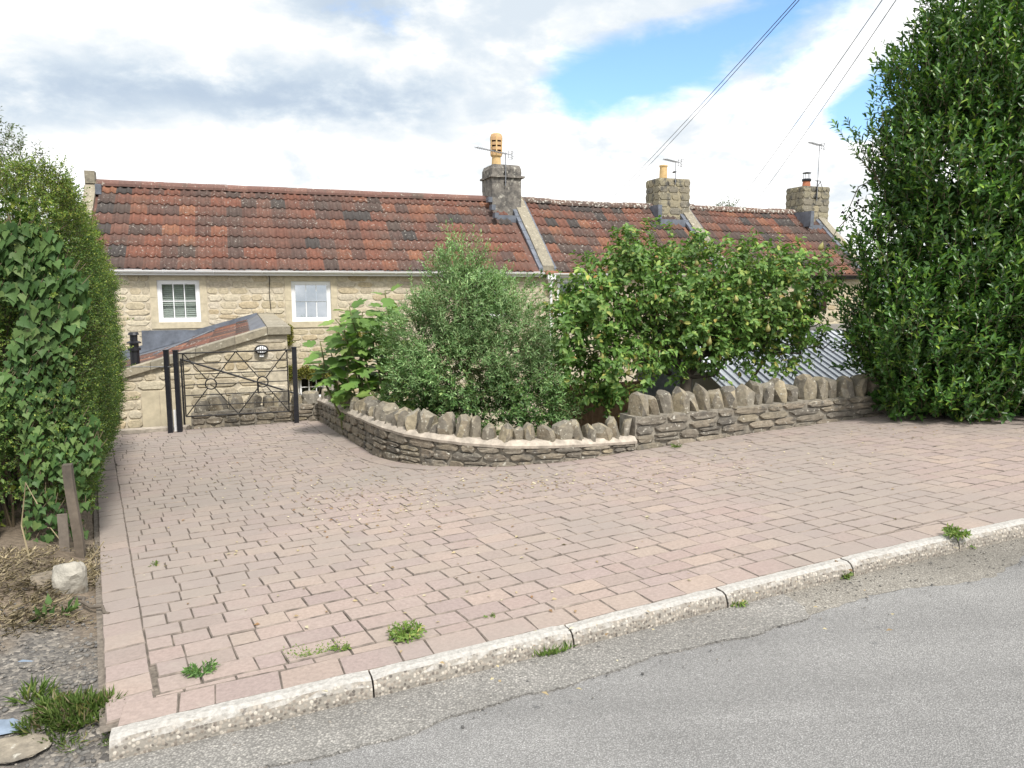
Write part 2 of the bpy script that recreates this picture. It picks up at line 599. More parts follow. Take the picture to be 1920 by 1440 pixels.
def verge_mat():
    m, t = newmat('verge_earth')
    ge = t.n('ShaderNodeNewGeometry')
    pos = ge.outputs['Position']
    cell = t.n('ShaderNodeTexVoronoi', {'feature': 'F1'}, Scale=62.0)
    t.put(cell.inputs['Vector'], pos)
    cr = t.n('ShaderNodeSeparateColor', {}, i0=cell.outputs['Color'])
    grit = t.ramp(cr.outputs[0], [(0, (.075, .07, .066)), (.5, (.145, .135, .122)), (.85, (.21, .19, .165)), (1, (.33, .30, .26))])
    earth = t.ramp(t.noise(pos, 25, 6, .65), [(.3, (.11, .085, .06)), (.7, (.24, .19, .14))])
    sep = t.n('ShaderNodeSeparateXYZ', {}, i0=pos)
    k = t.math('ADD', sep.outputs[1], t.math('MULTIPLY', t.math('SUBTRACT', t.noise(pos, 2.6, 4, .6), .5), 1.6))
    c = t.mix(t.smooth(k, 2.95, 3.5), grit, earth)
    finish(t, c, .95, t.math('ADD', t.math('MULTIPLY', cell.outputs['Distance'], -1), t.noise(pos, 60, 5, .7)), .8, .01)
    return m


m_ground = ground_mat()
m_verge = verge_mat()
m_pebble = pieces('gravel', [(.09, .088, .086), (.145, .14, .132), (.20, .188, .17), (.12, .116, .112), (.31, .285, .25), (.17, .15, .125)], bscale=90, bstr=.3)
m_boulder = pieces('pale_boulder', [(.30, .275, .22)], dirt=((.22, .19, .15), .55, .75), bscale=18, bstr=.9, bdist=.02, big=9)
m_slate = simple('blue_slate', (.19, .24, .31), .6, 0, 15, .2, .2)

lf_laurel = leafmat('laurel_leaf', [(0, (0.0332, 0.0861, 0.021)), (0.45, (0.053, 0.1326, 0.027)), (0.75, (0.0861, 0.1907, 0.033)), (0.93, (0.1574, 0.2818, 0.045)), (1, (0.2818, 0.3978, 0.0674))], .36, .2, .5)
lf_pear = leafmat('pear_leaf', [(0, (0.0701, 0.1496, 0.034)), (0.4, (0.109, 0.2125, 0.0464)), (0.75, (0.1636, 0.2912, 0.0696)), (0.93, (0.2649, 0.3699, 0.0927)), (0.985, (0.4362, 0.4251, 0.1082)), (1, (0.3116, 0.1338, 0.0541))], .5, .28, .35)
lf_olive = leafmat('olive_leaf', [(0, (0.1157, 0.2171, 0.0777)), (0.4, (0.1618, 0.2925, 0.1059)), (0.75, (0.2313, 0.368, 0.1555)), (0.92, (0.3085, 0.4436, 0.1978)), (1, (0.4627, 0.6042, 0.3109))], .5, .22, .35)
lf_olive2 = leafmat('dark_shrub_leaf', [(0, (0.051, 0.1105, 0.034)), (0.5, (0.085, 0.17, 0.0476)), (0.9, (0.136, 0.2465, 0.068)), (1, (0.255, 0.357, 0.119))], .45, .22, .4)
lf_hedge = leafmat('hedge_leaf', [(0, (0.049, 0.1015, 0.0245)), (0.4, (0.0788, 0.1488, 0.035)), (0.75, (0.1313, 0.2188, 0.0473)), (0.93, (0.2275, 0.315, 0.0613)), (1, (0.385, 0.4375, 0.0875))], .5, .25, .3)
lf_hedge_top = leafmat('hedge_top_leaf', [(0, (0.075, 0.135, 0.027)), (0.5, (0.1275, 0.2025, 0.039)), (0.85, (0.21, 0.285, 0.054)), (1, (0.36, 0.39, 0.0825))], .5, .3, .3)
lf_ivy = leafmat('ivy_leaf', [(0, (0.0415, 0.0905, 0.0286)), (0.4, (0.0653, 0.1302, 0.0387)), (0.75, (0.1009, 0.1754, 0.053)), (1, (0.1544, 0.2263, 0.0764))], .5, .2, .22)
lf_fig = leafmat('fig_leaf', [(0, (0.1036, 0.1934, 0.0484)), (0.5, (0.152, 0.2694, 0.0663)), (0.85, (0.221, 0.3453, 0.0898)), (1, (0.3039, 0.4006, 0.1175))], .55, .3, .3)
lf_ash = leafmat('ash_leaf', [(0, (0.0715, 0.1105, 0.0455)), (0.6, (0.1105, 0.156, 0.065)), (1, (0.169, 0.208, 0.0975))], .55, .3, .3)
lf_weed = leafmat('weed_leaf', [(0, (0.1013, 0.1755, 0.0405)), (0.6, (0.162, 0.2565, 0.0607)), (0.9, (0.243, 0.324, 0.0945)), (1, (0.432, 0.378, 0.1485))], .55, .3, .3)
lf_moss = leafmat('wall_creeper_leaf', [(0, (0.12, 0.144, 0.03)), (0.5, (0.192, 0.204, 0.042)), (1, (0.288, 0.252, 0.06))], .6, .25, .2)
lf_dead = leafmat('fallen_leaf', [(0, (.20, .10, .045)), (.5, (.42, .36, .22)), (1, (.55, .50, .36))], .7, .15, .2)
m_fruit = simple('pear_skin', (.24, .225, .07), .5, 0, 10, .3, .1)
m_berry = simple('blackberry', (.018, .010, .02), .35, 0, 30, .3, .2)

# ------------------------------------------------------------------ outlines on the ground (metres)
WALL = [(-2.62, 9.98), (-2.36, 9.42), (-2.03, 8.70), (-1.66, 7.92), (-1.30, 7.18), (-1.02, 6.86), (-.72, 6.66), (-.38, 6.54), (-.03, 6.49), (.42, 6.56),
        (.80, 6.72), (1.17, 6.92), (2.08, 7.34), (3.04, 7.77), (3.90, 8.14), (4.6, 8.44)]
KERB = [(-1.47, 2.36), (-1.37, 2.395), (-.54, 2.735), (.27, 3.08), (1.04, 3.425), (1.79, 3.75), (2.52, 4.045), (3.37, 4.37), (4.23, 4.68), (5.1, 4.98), (5.97, 5.27), (6.85, 5.55)]
BORD0 = Vector((-1.38, 2.70))         # the line between the edging course and the paved field
BDIR = Vector((-2.03, 3.61)).normalized()


class Path:
    def __init__(self, pts):
        self.p = [Vector(q) for q in pts]
        self.l = [0.0]
        for a, b in zip(self.p, self.p[1:]):
            self.l.append(self.l[-1] + (b - a).length)
        self.len = self.l[-1]

    def seg(self, s):
        i = 0
        while i < len(self.l) - 2 and self.l[i + 1] < s:
            i += 1
        return i

    def pt(self, s):
        i = self.seg(s)
        k = (s - self.l[i]) / (self.l[i + 1] - self.l[i])
        return self.p[i].lerp(self.p[i + 1], k)

    def tan(self, s, w=0.12):
        return (self.pt(min(self.len, s + w)) - self.pt(max(0, s - w))).normalized()

    def nearest(self, q):
        best = (1e9, 0)
        for i, (a, b) in enumerate(zip(self.p, self.p[1:])):
            ab = b - a
            k = max(0, min(1, (q - a).dot(ab) / ab.length_squared))
            d = (q - a - ab * k).length
            if d < best[0]:
                best = (d, self.l[i] + k * ab.length)
        return best


wall_path = Path(WALL)
kerb_path = Path(KERB)


def ywall(x):
    pts = [(-400, 10.2), (-5.6, 10.25), (-4.4, 9.85), (-2.7, 10.15)] + WALL + [(7, 9.6), (400, 60)]
    for (x0, y0), (x1, y1) in zip(pts, pts[1:]):
        if x0 <= x <= x1:
            return y0 + (y1 - y0) * (x - x0) / (x1 - x0)
    return 10


# ------------------------------------------------------------------ ground, road, driveway
def build_ground():
    xs = np.concatenate([-np.geomspace(400, 12, 14), np.arange(-11, 13.01, .2), np.geomspace(14, 400, 14)])
    ys = np.concatenate([-np.geomspace(400, 5, 14), np.arange(-4, 13.01, .2), np.geomspace(14, 600, 16)])
    V = []
    for y in ys:
        for x in xs:
            zf = zdrive(x, y) - .17
            k = (y - ywall(x) - .08) / .22
            k = max(0, min(1, k))
            far = max(0, math.hypot(x, y) - 60) * -.02
            V.append((x, y, zf * (1 - k) + G * k + far))
    nx = len(xs)
    F = [(j * nx + i, j * nx + i + 1, (j + 1) * nx + i + 1, (j + 1) * nx + i) for j in range(len(ys) - 1) for i in range(nx - 1)]
    o = inst('ground', np_mesh('ground', np.array(V), np.array(F), m_ground))
    setp(o, kind='structure', label='earth of the sunken garden and the fields round the cottages')


def strip(name, mat, left, right, dz0, dz1, n=120, kind='structure', label=None, jag=0.0, seed=1, lip=0.0, parent=None):
    """ribbon between two offset curves: left(s), right(s) -> Vector2"""
    r = random.Random(seed)
    V, F = [], []
    for i in range(n + 1):
        k = i / n
        a, b = left(k), right(k)
        if jag:
            b = b + Vector((r.uniform(-jag, jag), r.uniform(-jag, jag)))
        V.append((a.x, a.y, zdrive(a.x, a.y) + dz0))
        V.append((b.x, b.y, zdrive(b.x, b.y) + dz1))
        V.append((b.x, b.y, zdrive(b.x, b.y) + dz1 - lip))
    for i in range(n):
        q = i * 3
        F.append((q, q + 1, q + 4, q + 3))
        if lip:
            F.append((q + 1, q + 2, q + 5, q + 4))
    me = bpy.data.meshes.new(name)
    me.from_pydata(V, [], F)
    me.materials.append(mat)
    o = inst(name, me, parent)
    # faces up
    bm = bmesh.new(); bm.from_mesh(me); bmesh.ops.recalc_face_normals(bm, faces=bm.faces)
    bm.to_mesh(me); bm.free()
    return setp(o, label, kind=kind)


ROAD_DZ = -.085


def build_road():
    xs = np.concatenate([np.arange(-14, 14.1, .5)])
    V, F = [], []
    tpar = (KERB[-1][0] - KERB[1][0], KERB[-1][1] - KERB[1][1])
    tl = math.hypot(*tpar)
    tx, ty = tpar[0] / tl, tpar[1] / tl
    # along the kerb direction, from behind the kerb to 7 m on the camera's side
    al = np.arange(-40, 60.1, 1.0)
    for a in al:
        if -.3 < a < 8.9:
            p = kerb_path.pt(max(0, min(kerb_path.len, a)))
            px, py = p.x, p.y
        else:
            px, py = KERB[1][0] + tx * a, KERB[1][1] + ty * a
        for w in (-.06, .5, 1.2, 2.2, 4.0, 7.0):
            x, y = px + ty * w, py - tx * w
            V.append((x, y, zdrive(x, y) + ROAD_DZ + (.03 * math.sin(min(1, w / 4) * math.pi / 2))))
    m = 6
    F = [(i * m + j, (i + 1) * m + j, (i + 1) * m + j + 1, i * m + j + 1) for i in range(len(al) - 1) for j in range(m - 1)]
    me = bpy.data.meshes.new('road')
    me.from_pydata(V, [], F)
    me.materials.append(m_road)
    bm = bmesh.new(); bm.from_mesh(me); bmesh.ops.recalc_face_normals(bm, faces=bm.faces)
    if sum(f.normal.z for f in bm.faces) < 0:
        bmesh.ops.reverse_faces(bm, faces=bm.faces)
    bm.to_mesh(me); bm.free()
    setp(inst('road', me), 'grey worn asphalt road along the kerb', kind='structure')

    def off(s, w):
        p, tn = kerb_path.pt(s), kerb_path.tan(s)
        return Vector((p.x + tn.y * w, p.y - tn.x * w))
    # older gritty strip of surfacing along the kerb, ending in a rounded lip
    Lc = 3.02
    def rt(k):
        w = .27 + .025 * math.sin(k * 7) + .014 * math.sin(k * 23 + 1) + .008 * math.sin(k * 61)
        w *= math.sqrt(max(0.02, 1 - max(0, (k - .955) / .045) ** 2))
        return off(.05 + k * Lc, w)
    strip('road_channel', m_channel, lambda k: off(.05 + k * Lc, .0), rt, ROAD_DZ + .012, ROAD_DZ + .0125, n=260,
          label='pale gritty strip of old surfacing along the kerb', jag=.006, seed=4, lip=.012)
    strip('road_dust', m_dust, lambda k: off(2.95 + k * 6.3, .0), lambda k: off(2.95 + k * 6.3, .20 + .08 * math.sin(k * 11) + .05 * math.sin(k * 31 + 2)),
          ROAD_DZ + .010, ROAD_DZ + .004, n=160, label='sandy dust gathered in the road edge below the kerb', jag=.012, seed=6)


def clip_poly(poly, p0, nrm):
    """keep the side where (q - p0).nrm >= 0"""
    out = []
    for i in range(len(poly)):
        a, b = poly[i], poly[(i + 1) % len(poly)]
        da, db = (a - p0).dot(nrm), (b - p0).dot(nrm)
        if da >= 0:
            out.append(a)
        if (da >= 0) != (db >= 0):
            out.append(a.lerp(b, da / (da - db)))
    return out


def area2(poly):
    return .5 * sum(poly[i].x * poly[(i + 1) % len(poly)].y - poly[(i + 1) % len(poly)].x * poly[i].y for i in range(len(poly)))


def inset(poly, d):
    n = len(poly)
    out = []
    for i in range(n):
        a, b, c = poly[i - 1], poly[i], poly[(i + 1) % n]
        e1, e2 = (b - a), (c - b)
        if e1.length < 1e-5 or e2.length < 1e-5:
            return None
        e1.normalize(); e2.normalize()
        n1, n2 = Vector((-e1.y, e1.x)), Vector((-e2.y, e2.x))
        m = n1 + n2
        if m.length < .2:
            return None
        m = m / m.length_squared * 2
        if m.length > 2.2:
            m = m.normalized() * 2.2
        out.append(b + m * d)
    return out


def paver_piece(poly, r):
    """verts (world) and faces of one paving block"""
    if len(poly) < 3:
        return None
    if area2(poly) < 0:
        poly = poly[::-1]
    if area2(poly) < .0022:
        return None
    q = []
    for p in poly:                                  # drop doubled corners
        if not q or (p - q[-1]).length > .006:
            q.append(p)
    if len(q) > 2 and (q[0] - q[-1]).length < .006:
        q.pop()
    poly = q
    if len(poly) < 3:
        return None
    gap = r.uniform(.0003, .0013)
    p1 = inset(poly, gap)
    if p1 is None or area2(p1) < .0012:
        return None
    p2 = inset(p1, .0042)
    if p2 is None or area2(p2) < .0006:
        return None
    c = sum(p1, Vector((0, 0))) / len(p1)
    tx, ty, dz = r.gauss(0, .009), r.gauss(0, .009), r.gauss(0, .0016)
    n = len(p1)
    vs = []
    j = [Vector((r.gauss(0, .0013), r.gauss(0, .0013))) for _ in range(n)]
    for k, p in enumerate(p1):
        vs.append((p.x, p.y, zdrive(p.x, p.y) - .03))
    for k, p in enumerate(p1):
        p = p + j[k]
        vs.append((p.x, p.y, zdrive(p.x, p.y) - .0065 + dz))
    for k, p in enumerate(p2):
        p = p + j[k]
        vs.append((p.x, p.y, zdrive(p.x, p.y) + dz + (p.x - c.x) * tx + (p.y - c.y) * ty))
    fs = []
    for k in range(n):
        k2 = (k + 1) % n
        fs.append((k, k2, n + k2, n + k))
        fs.append((n + k, n + k2, 2 * n + k2, 2 * n + k))
    fs.append(tuple(2 * n + k for k in range(n)))
    return c, vs, fs


def edge_mats(me):
    """worn top, dirt-stained chamfers and sides"""
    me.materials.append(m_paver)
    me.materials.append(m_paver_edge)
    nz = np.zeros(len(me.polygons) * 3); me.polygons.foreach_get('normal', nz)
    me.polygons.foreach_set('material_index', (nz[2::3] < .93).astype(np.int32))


def build_driveway():
    r = random.Random(5)
    root = None
    # bed of sand under the blocks
    V = []
    def koff(s, w):
        p, tn = kerb_path.pt(s), kerb_path.tan(s)
        return Vector((p.x - tn.y * w, p.y + tn.x * w))
    poly = [koff(s, .10) for s in np.linspace(.1, kerb_path.len, 30)]
    poly += [Vector((7.2, 8.6)), Vector((5.2, 8.6))]
    poly += [wall_path.pt(s) + Vector((0, .05)) for s in np.linspace(wall_path.len - .3, 0, 40)]
    poly += [Vector((-4.3, 9.75)), Vector((-5.5, 10.15)), BORD0 + BDIR * 8.0 + Vector((-.20, -.08)), BORD0 + Vector((-.16, -.10)), BORD0 + Vector((-.08, -.24))]
    bm = bmesh.new()
    f = bm.faces.new([bm.verts.new((p.x, p.y, zdrive(p.x, p.y) - .011)) for p in poly])
    bmesh.ops.triangulate(bm, faces=[f])
    bmesh.ops.recalc_face_normals(bm, faces=bm.faces)
    if sum(f.normal.z for f in bm.faces) < 0:
        bmesh.ops.reverse_faces(bm, faces=bm.faces)
    me = bpy.data.meshes.new('driveway')
    bm.to_mesh(me); bm.free()
    me.materials.append(m_sand)
    root = inst('driveway', me)
    setp(root, 'forecourt of pinkish concrete block paving with sandy joints', kind='structure')

    pieces_ = []
    KB = .094            # back of the kerb from its front edge
    CW = .165            # course along the kerb
    # edging course along the kerb
    s = .10
    while s < kerb_path.len - .3:
        L = r.choice([.20, .24, .24, .13, .20])
        a, b = s, s + L
        q = [koff(a, KB), koff(b, KB), koff(b, KB + CW), koff(a, KB + CW)]
        pieces_.append(paver_piece(q, r)); s = b
    # edging course on the left, blocks laid across
    left = Vector((-BDIR.y, BDIR.x))
    t_ = -.12
    while t_ < 8.1:
        w = r.choice([.165, .165, .165, .17])
        p = BORD0 + BDIR * t_
        q = [p, p + BDIR * w, p + BDIR * w + left * .168, p + left * .168]
        pieces_.append(paver_piece(q, r)); t_ += w
    # course along the foot of the curved garden wall
    s = .05
    while s < 7.0:
        L = r.choice([.16, .2, .24])
        def wo(s_, w):
            p, tn = wall_path.pt(s_), wall_path.tan(s_)
            return Vector((p.x + tn.y * w, p.y - tn.x * w))
        q = [wo(s, .17), wo(s + L, .17), wo(s + L, -.03), wo(s, -.03)]
        pieces_.append(paver_piece(q, r)); s += L
    # the field
    RW = .143
    for i in range(-11, 62):
        t0, t1 = i * RW, (i + 1) * RW
        def pnt(tt, L):
            k = max(0, min(1, tt / 6.0))
            ph = R(25.0 - 7.0 * k)
            return BORD0 + BDIR * (tt / .985) + Vector((math.cos(ph), math.sin(ph))) * L
        L = r.uniform(-.2, 0)
        while L < 9.6:
            ln = r.choice([.115, .155, .19, .19, .215, .215])
            a, b = L, L + ln
            L = b
            rg = r.uniform(.0018, .0034)
            q = [pnt(t0 + rg, max(a, 0)), pnt(t0 + rg, b), pnt(t1 - rg, b), pnt(t1 - rg, max(a, 0))]
            if b < .03:
                continue
            c = sum(q, Vector((0, 0))) / 4
            if c.x > 6.6 or c.y > 10.3:
                continue
            # kerb
            d, s_ = kerb_path.nearest(c)
            kp, kt = kerb_path.pt(s_), kerb_path.tan(s_)
            kn = Vector((-kt.y, kt.x))
            if (c - kp).dot(kn) < KB + CW - .12:
                continue
            if (c - kp).dot(kn) < KB + CW + .3:
                q = clip_poly(q, kp + kn * (KB + CW), kn)
            # wall
            if c.x > -2.75:
                d, s_ = wall_path.nearest(c)
                wp, wt = wall_path.pt(s_), wall_path.tan(s_)
                wn = Vector((wt.y, -wt.x))
                lim = .17 if s_ < 6.95 else -.02
                if (c - wp).dot(wn) < lim - .12:
                    continue
                if (c - wp).dot(wn) < lim + .3 and len(q) > 2:
                    q = clip_poly(q, wp + wn * lim, wn)
            else:
                if c.y > 9.98 + .2 * (c.x + 2.75):
                    continue
            if len(q) > 2:
                pieces_.append(paver_piece(q, r))
    pieces_ = [p for p in pieces_ if p]

    def inview(c):
        return c.y > 1.2 and abs(c.x / c.y) < .72
    pieces_.sort(key=lambda p: (0 if inview(p[0]) else 1, p[0].length))
    for c, vs, fs in pieces_[:300]:
        z = zdrive(c.x, c.y)
        me = bpy.data.meshes.new('paver')
        me.from_pydata([(v[0] - c.x, v[1] - c.y, v[2] - z) for v in vs], [], fs)
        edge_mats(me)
        inst('paver', me, root, (c.x, c.y, z))
    mb = MB()
    for c, vs, fs in pieces_[300:]:
        mb.add(vs, fs)
    o = mb.build('paver_field', None, root)
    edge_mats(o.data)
    setp(o, kind='stuff')


def build_kerb():
    root = empty('kerb', (KERB[1][0], KERB[1][1], zdrive(*KERB[1]) - .1))
    setp(root, 'row of worn pale concrete kerb stones', kind='structure')
    r = random.Random(3)
    brk = [.08] + [kerb_path.l[i] for i in range(2, len(KERB))]
    inv = root.matrix_world.inverted()
    base = Vector(root.location)
    for a, b in zip(brk, brk[1:]):
        prof = [(-.002, -.2), (.0, -.05), (.007, -.022), (.020, -.002), (.042, .007), (.084, .007), (.090, .001), (.090, -.2)]
        g = r.uniform(.003, .006)
        n = 14
        V, F = [], []
        tz = r.uniform(-.004, .004)
        for i in range(n + 1):
            s = a + g + (b - a - 2 * g) * i / n
            p, tn = kerb_path.pt(s), kerb_path.tan(s, .4)
            nx = Vector((-tn.y, tn.x))
            end = min(i, n - i)
            for j, (w, h) in enumerate(prof):
                k = 1 if end > 0 else .8
                ww = w + (r.gauss(0, .0012) if 0 < j < 6 else 0)
                hh = h + (r.gauss(0, .0010) if 0 < j < 6 else 0) - (.010 if end == 0 and 0 < j < 6 else 0)
                q = p + nx * ww
                V.append(Vector((q.x, q.y, zdrive(q.x, q.y) + hh + tz)) - base)
        m = len(prof)
        for i in range(n):
            for j in range(m - 1):
                F.append((i * m + j, (i + 1) * m + j, (i + 1) * m + j + 1, i * m + j + 1))
        F.append(tuple(range(m - 1, -1, -1)))
        F.append(tuple(n * m + j for j in range(m)))
        me = bpy.data.meshes.new('kerb_stone')
        me.from_pydata([tuple(v) for v in V], [], F)
        bm = bmesh.new(); bm.from_mesh(me); bmesh.ops.recalc_face_normals(bm, faces=bm.faces); bm.to_mesh(me); bm.free()
        me.materials.append(m_kerb)
        inst('kerb_stone', me, root)


def zverge(x, y):
    """earth beside the drive: level by the road, a low bank under the hedge"""
    z = zdrive(x, y) - .018
    # distance left of the edging course
    q = Vector((x, y)) - BORD0
    left = q.dot(Vector((-BDIR.y, BDIR.x))) - .17
    along = q.dot(BDIR)
    bank = max(0, min(1, (along - .75) / .8)) * max(0, min(1, (left - .02) / .45))
    z += .16 * bank
    # towards the road it sinks to the asphalt
    d, s = kerb_path.nearest(Vector((x, y)))
    kp, kt = Vector(KERB[1]), (Vector(KERB[-1]) - Vector(KERB[1])).normalized()
    back = (Vector((x, y)) - kp).dot(Vector((-kt.y, kt.x)))
    if back < .35:
        z -= .085 * max(0, min(1, (.35 - back) / .45))
    z += .008 * math.sin(x * 9 + y * 5) + .006 * math.sin(x * 17 - y * 13)
    return z


def build_verge():
    V, F = [], []
    n, m = 60, 50
    for j in range(m + 1):
        al = -.62 + 8.5 * (j / m) ** 1.5
        for i in range(n + 1):
            w = .10 + 6.0 * (i / n) ** 1.7
            p = BORD0 + BDIR * al + Vector((-BDIR.y, BDIR.x)) * w
            V.append((p.x, p.y, zverge(p.x, p.y)))
    F = [(j * (n + 1) + i, (j + 1) * (n + 1) + i, (j + 1) * (n + 1) + i + 1, j * (n + 1) + i + 1) for j in range(m) for i in range(n)]
    me = np_mesh('verge', np.array(V), np.array(F), m_verge, True)
    bm = bmesh.new(); bm.from_mesh(me)
    if sum(f.normal.z for f in bm.faces) < 0:
        bmesh.ops.reverse_faces(bm, faces=bm.faces)
    bm.to_mesh(me); bm.free()
    setp(inst('verge', me), 'bare earth and grit verge beside the paved drive', kind='structure')


build_ground()
build_road()
build_driveway()
build_kerb()
build_verge()


# ------------------------------------------------------------------ stones
def stone_mesh(name, mat, seed, n=10, rough=.07):
    """unit block, face towards -y, irregular outline and a pillowed face"""
    r = random.Random(seed)
    ring = []
    for k in range(n):
        a = 2 * math.pi * (k + .5) / n
        c, s = math.cos(a), math.sin(a)
        e = 6.0
        rad = (abs(c) ** e + abs(s) ** e) ** (-1 / e) * .5
        rad *= 1 - abs(r.gauss(0, rough))
        ring.append((c * rad, s * rad))
    V, F = [], []
    for (x, z) in ring: V.append((x, .5, z))
    for (x, z) in ring: V.append((x, -.28 + r.uniform(-.05, .05), z))
    for (x, z) in ring: V.append((x * .93, -.5 + r.uniform(-.05, .08), z * .89))
    V.append((r.uniform(-.2, .2), -.5 - r.uniform(-.04, .07), r.uniform(-.1, .1)))
    for k in range(n):
        k2 = (k + 1) % n
        F.append((k, n + k, n + k2, k2))
        F.append((n + k, 2 * n + k, 2 * n + k2, n + k2))
        F.append((2 * n + k, 3 * n, 2 * n + k2))
    me = bpy.data.meshes.new(name)
    me.from_pydata(V, [], F)
    bm = bmesh.new(); bm.from_mesh(me); bmesh.ops.recalc_face_normals(bm, faces=bm.faces)
    if sum(f.normal.y * f.calc_area() for f in bm.faces if f.calc_center_median().y < -.3) > 0:
        bmesh.ops.reverse_faces(bm, faces=bm.faces)
    bm.to_mesh(me); bm.free()
    me.materials.append(mat)
    return me


house_stones = [stone_mesh('stone', m_house, 100 + i) for i in range(9)]
wall_stones = [stone_mesh('stone', m_wstone, 200 + i, 10, .09) for i in range(9)]
chim_stones = [stone_mesh('stone', m_chim, 300 + i, 10, .03) for i in range(5)]


def rubble(parent, meshes, s0, s1, z0, z1, yface, r, holes=(), lens=(.16, .42), hts=(.085, .15), depth=.06, top=None, name='stone', proud=.02, zoff=0.0):
    """courses of rubble in the plane y = yface of the parent's own axes; holes = (s0,s1,z0,z1)"""
    out = []
    z = z0
    while z < z1 - .02:
        h = min(r.uniform(*hts), z1 - z)
        if z1 - (z + h) < .05:
            h = z1 - z
        s = s0
        while s < s1 - .03:
            L = min(r.uniform(*lens), s1 - s)
            if s1 - (s + L) < .09:
                L = s1 - s
            hs = [q for q in holes if q[2] < z + h * .7 and q[3] > z + h * .3]
            nxt = None
            for q in hs:
                if s < q[1] and s + L > q[0]:
                    if s >= q[0] - .07:
                        nxt = q[1]
                    else:
                        L = q[0] - s
                    break
            if nxt is not None:
                s = nxt
                continue
            hh = h
            if top is not None:
                lim = min(top(s), top(s + L))
                if z + h > lim:
                    hh = lim - z
                if hh < .04:
                    s += L
                    continue
            g = .009
            o = inst(name, meshes[r.randrange(len(meshes))], parent,
                     (s + L / 2, yface + depth / 2 - proud + r.uniform(-.005, .005), z + hh / 2 + zoff), (0, r.gauss(0, .012), r.gauss(0, .02)),
                     ((L - g) * (1 if r.random() < .5 else -1), depth, hh - g))
            out.append(o)
            s += L
        z += h
    return out


# ------------------------------------------------------------------ double roman tile
def tile_mesh(W=.325, L=.43):
    n = 17
    V, F = [], []
    xs = [(-.5 + 1.06 * i / (n - 1)) * W for i in range(n)]
    def prof(x):
        k = x / W + .5
        z = 0
        for c in (.27, .79):
            z += .040 * math.exp(-((k - c) / .10) ** 2)
        return z
    for x in xs: V.append((x, 0, prof(x)))
    for x in xs: V.append((x, L, prof(x)))
    for x in xs: V.append((x, .0, prof(x) - .024))
    for i in range(n - 1):
        F.append((i, i + 1, n + i + 1, n + i))
        F.append((2 * n + i, 2 * n + i + 1, i + 1, i))
    me = bpy.data.meshes.new('tile')
    me.from_pydata(V, [], F)
    me.materials.append(m_tile)
    me.polygons.foreach_set('use_smooth', [i % 2 == 0 for i in range(len(F))])
    return me


TILE = tile_mesh()


def lay_tiles(parent, s0, s1, y0, z0, y1, z1, r, rows=8, keep=None, sag=0.0):
    """tiles on the slope from the eave (y0,z0) up to the ridge (y1,z1), along the parent's x from s0 to s1"""
    ang = math.atan2(z1 - z0, y1 - y0)
    length = math.hypot(y1 - y0, z1 - z0)
    gauge = length / rows
    n = max(1, round((s1 - s0) / .325))
    w = (s1 - s0) / n
    for i in range(rows):
        d = i * gauge
        for k in range(n):
            x = s0 + (k + .5) * w
            if keep is not None and not keep(x, d / length):
                continue
            dd = d + r.gauss(0, .004)
            zz = z0 + dd * math.sin(ang) + .03 + r.gauss(0, .0025) + sag * math.sin(math.pi * (x - s0) / (s1 - s0))
            yy = y0 + dd * math.cos(ang)
            inst('tile', TILE, parent, (x, yy, zz), (ang - .06 + r.gauss(0, .006), r.gauss(0, .006), r.gauss(0, .006)), (w / .325 * .965, (gauge + .05) / .43, 1))


def ridge_meshes(L=.45):
    out = []
    for mat in (m_ridge, m_ridge_old):
        V, F = [], []
        n = 8
        for x in (0, L):
            for i in range(n + 1):
                a = math.pi * (-.08 + 1.16 * i / n)
                V.append((x, -.145 * math.cos(a), .125 * math.sin(a)))
        m = n + 1
        for i in range(n):
            F.append((i, i + 1, m + i + 1, m + i))
        F.append(tuple(range(m - 1, -1, -1)))
        F.append(tuple(m + i for i in range(m)))
        me = bpy.data.meshes.new('ridge_tile')
        me.from_pydata(V, [], F)
        me.materials.append(mat)
        bm = bmesh.new(); bm.from_mesh(me); bmesh.ops.recalc_face_normals(bm, faces=bm.faces); bm.to_mesh(me); bm.free()
        out.append(me)
    return out


RIDGE_NEW, RIDGE_OLD = ridge_meshes()


def wall_sheet(s0, s1, z0, z1, holes, y, thick):
    """front wall with openings and their reveals"""
    mb = MB()
    xs = sorted({s0, s1, *[h[0] for h in holes], *[h[1] for h in holes]})
    zs = sorted({z0, z1, *[h[2] for h in holes], *[h[3] for h in holes]})
    def solid(x, z):
        return not any(h[0] < x < h[1] and h[2] < z < h[3] for h in holes)
    for a, b in zip(xs, xs[1:]):
        for c, d in zip(zs, zs[1:]):
            if solid((a + b) / 2, (c + d) / 2):
                mb.add([(a, y, c), (b, y, c), (b, y, d), (a, y, d)], [(0, 1, 2, 3)])
                mb.add([(a, y + thick, c), (b, y + thick, c), (b, y + thick, d), (a, y + thick, d)], [(3, 2, 1, 0)])
    for (a, b, c, d) in holes:
        t = y + thick
        mb.add([(a, y, c), (a, t, c), (a, t, d), (a, y, d)], [(0, 1, 2, 3)])
        mb.add([(b, y, c), (b, t, c), (b, t, d), (b, y, d)], [(3, 2, 1, 0)])
        mb.add([(a, y, c), (b, y, c), (b, t, c), (a, t, c)], [(0, 1, 2, 3)])
        mb.add([(a, y, d), (b, y, d), (b, t, d), (a, t, d)], [(3, 2, 1, 0)])
    return mb


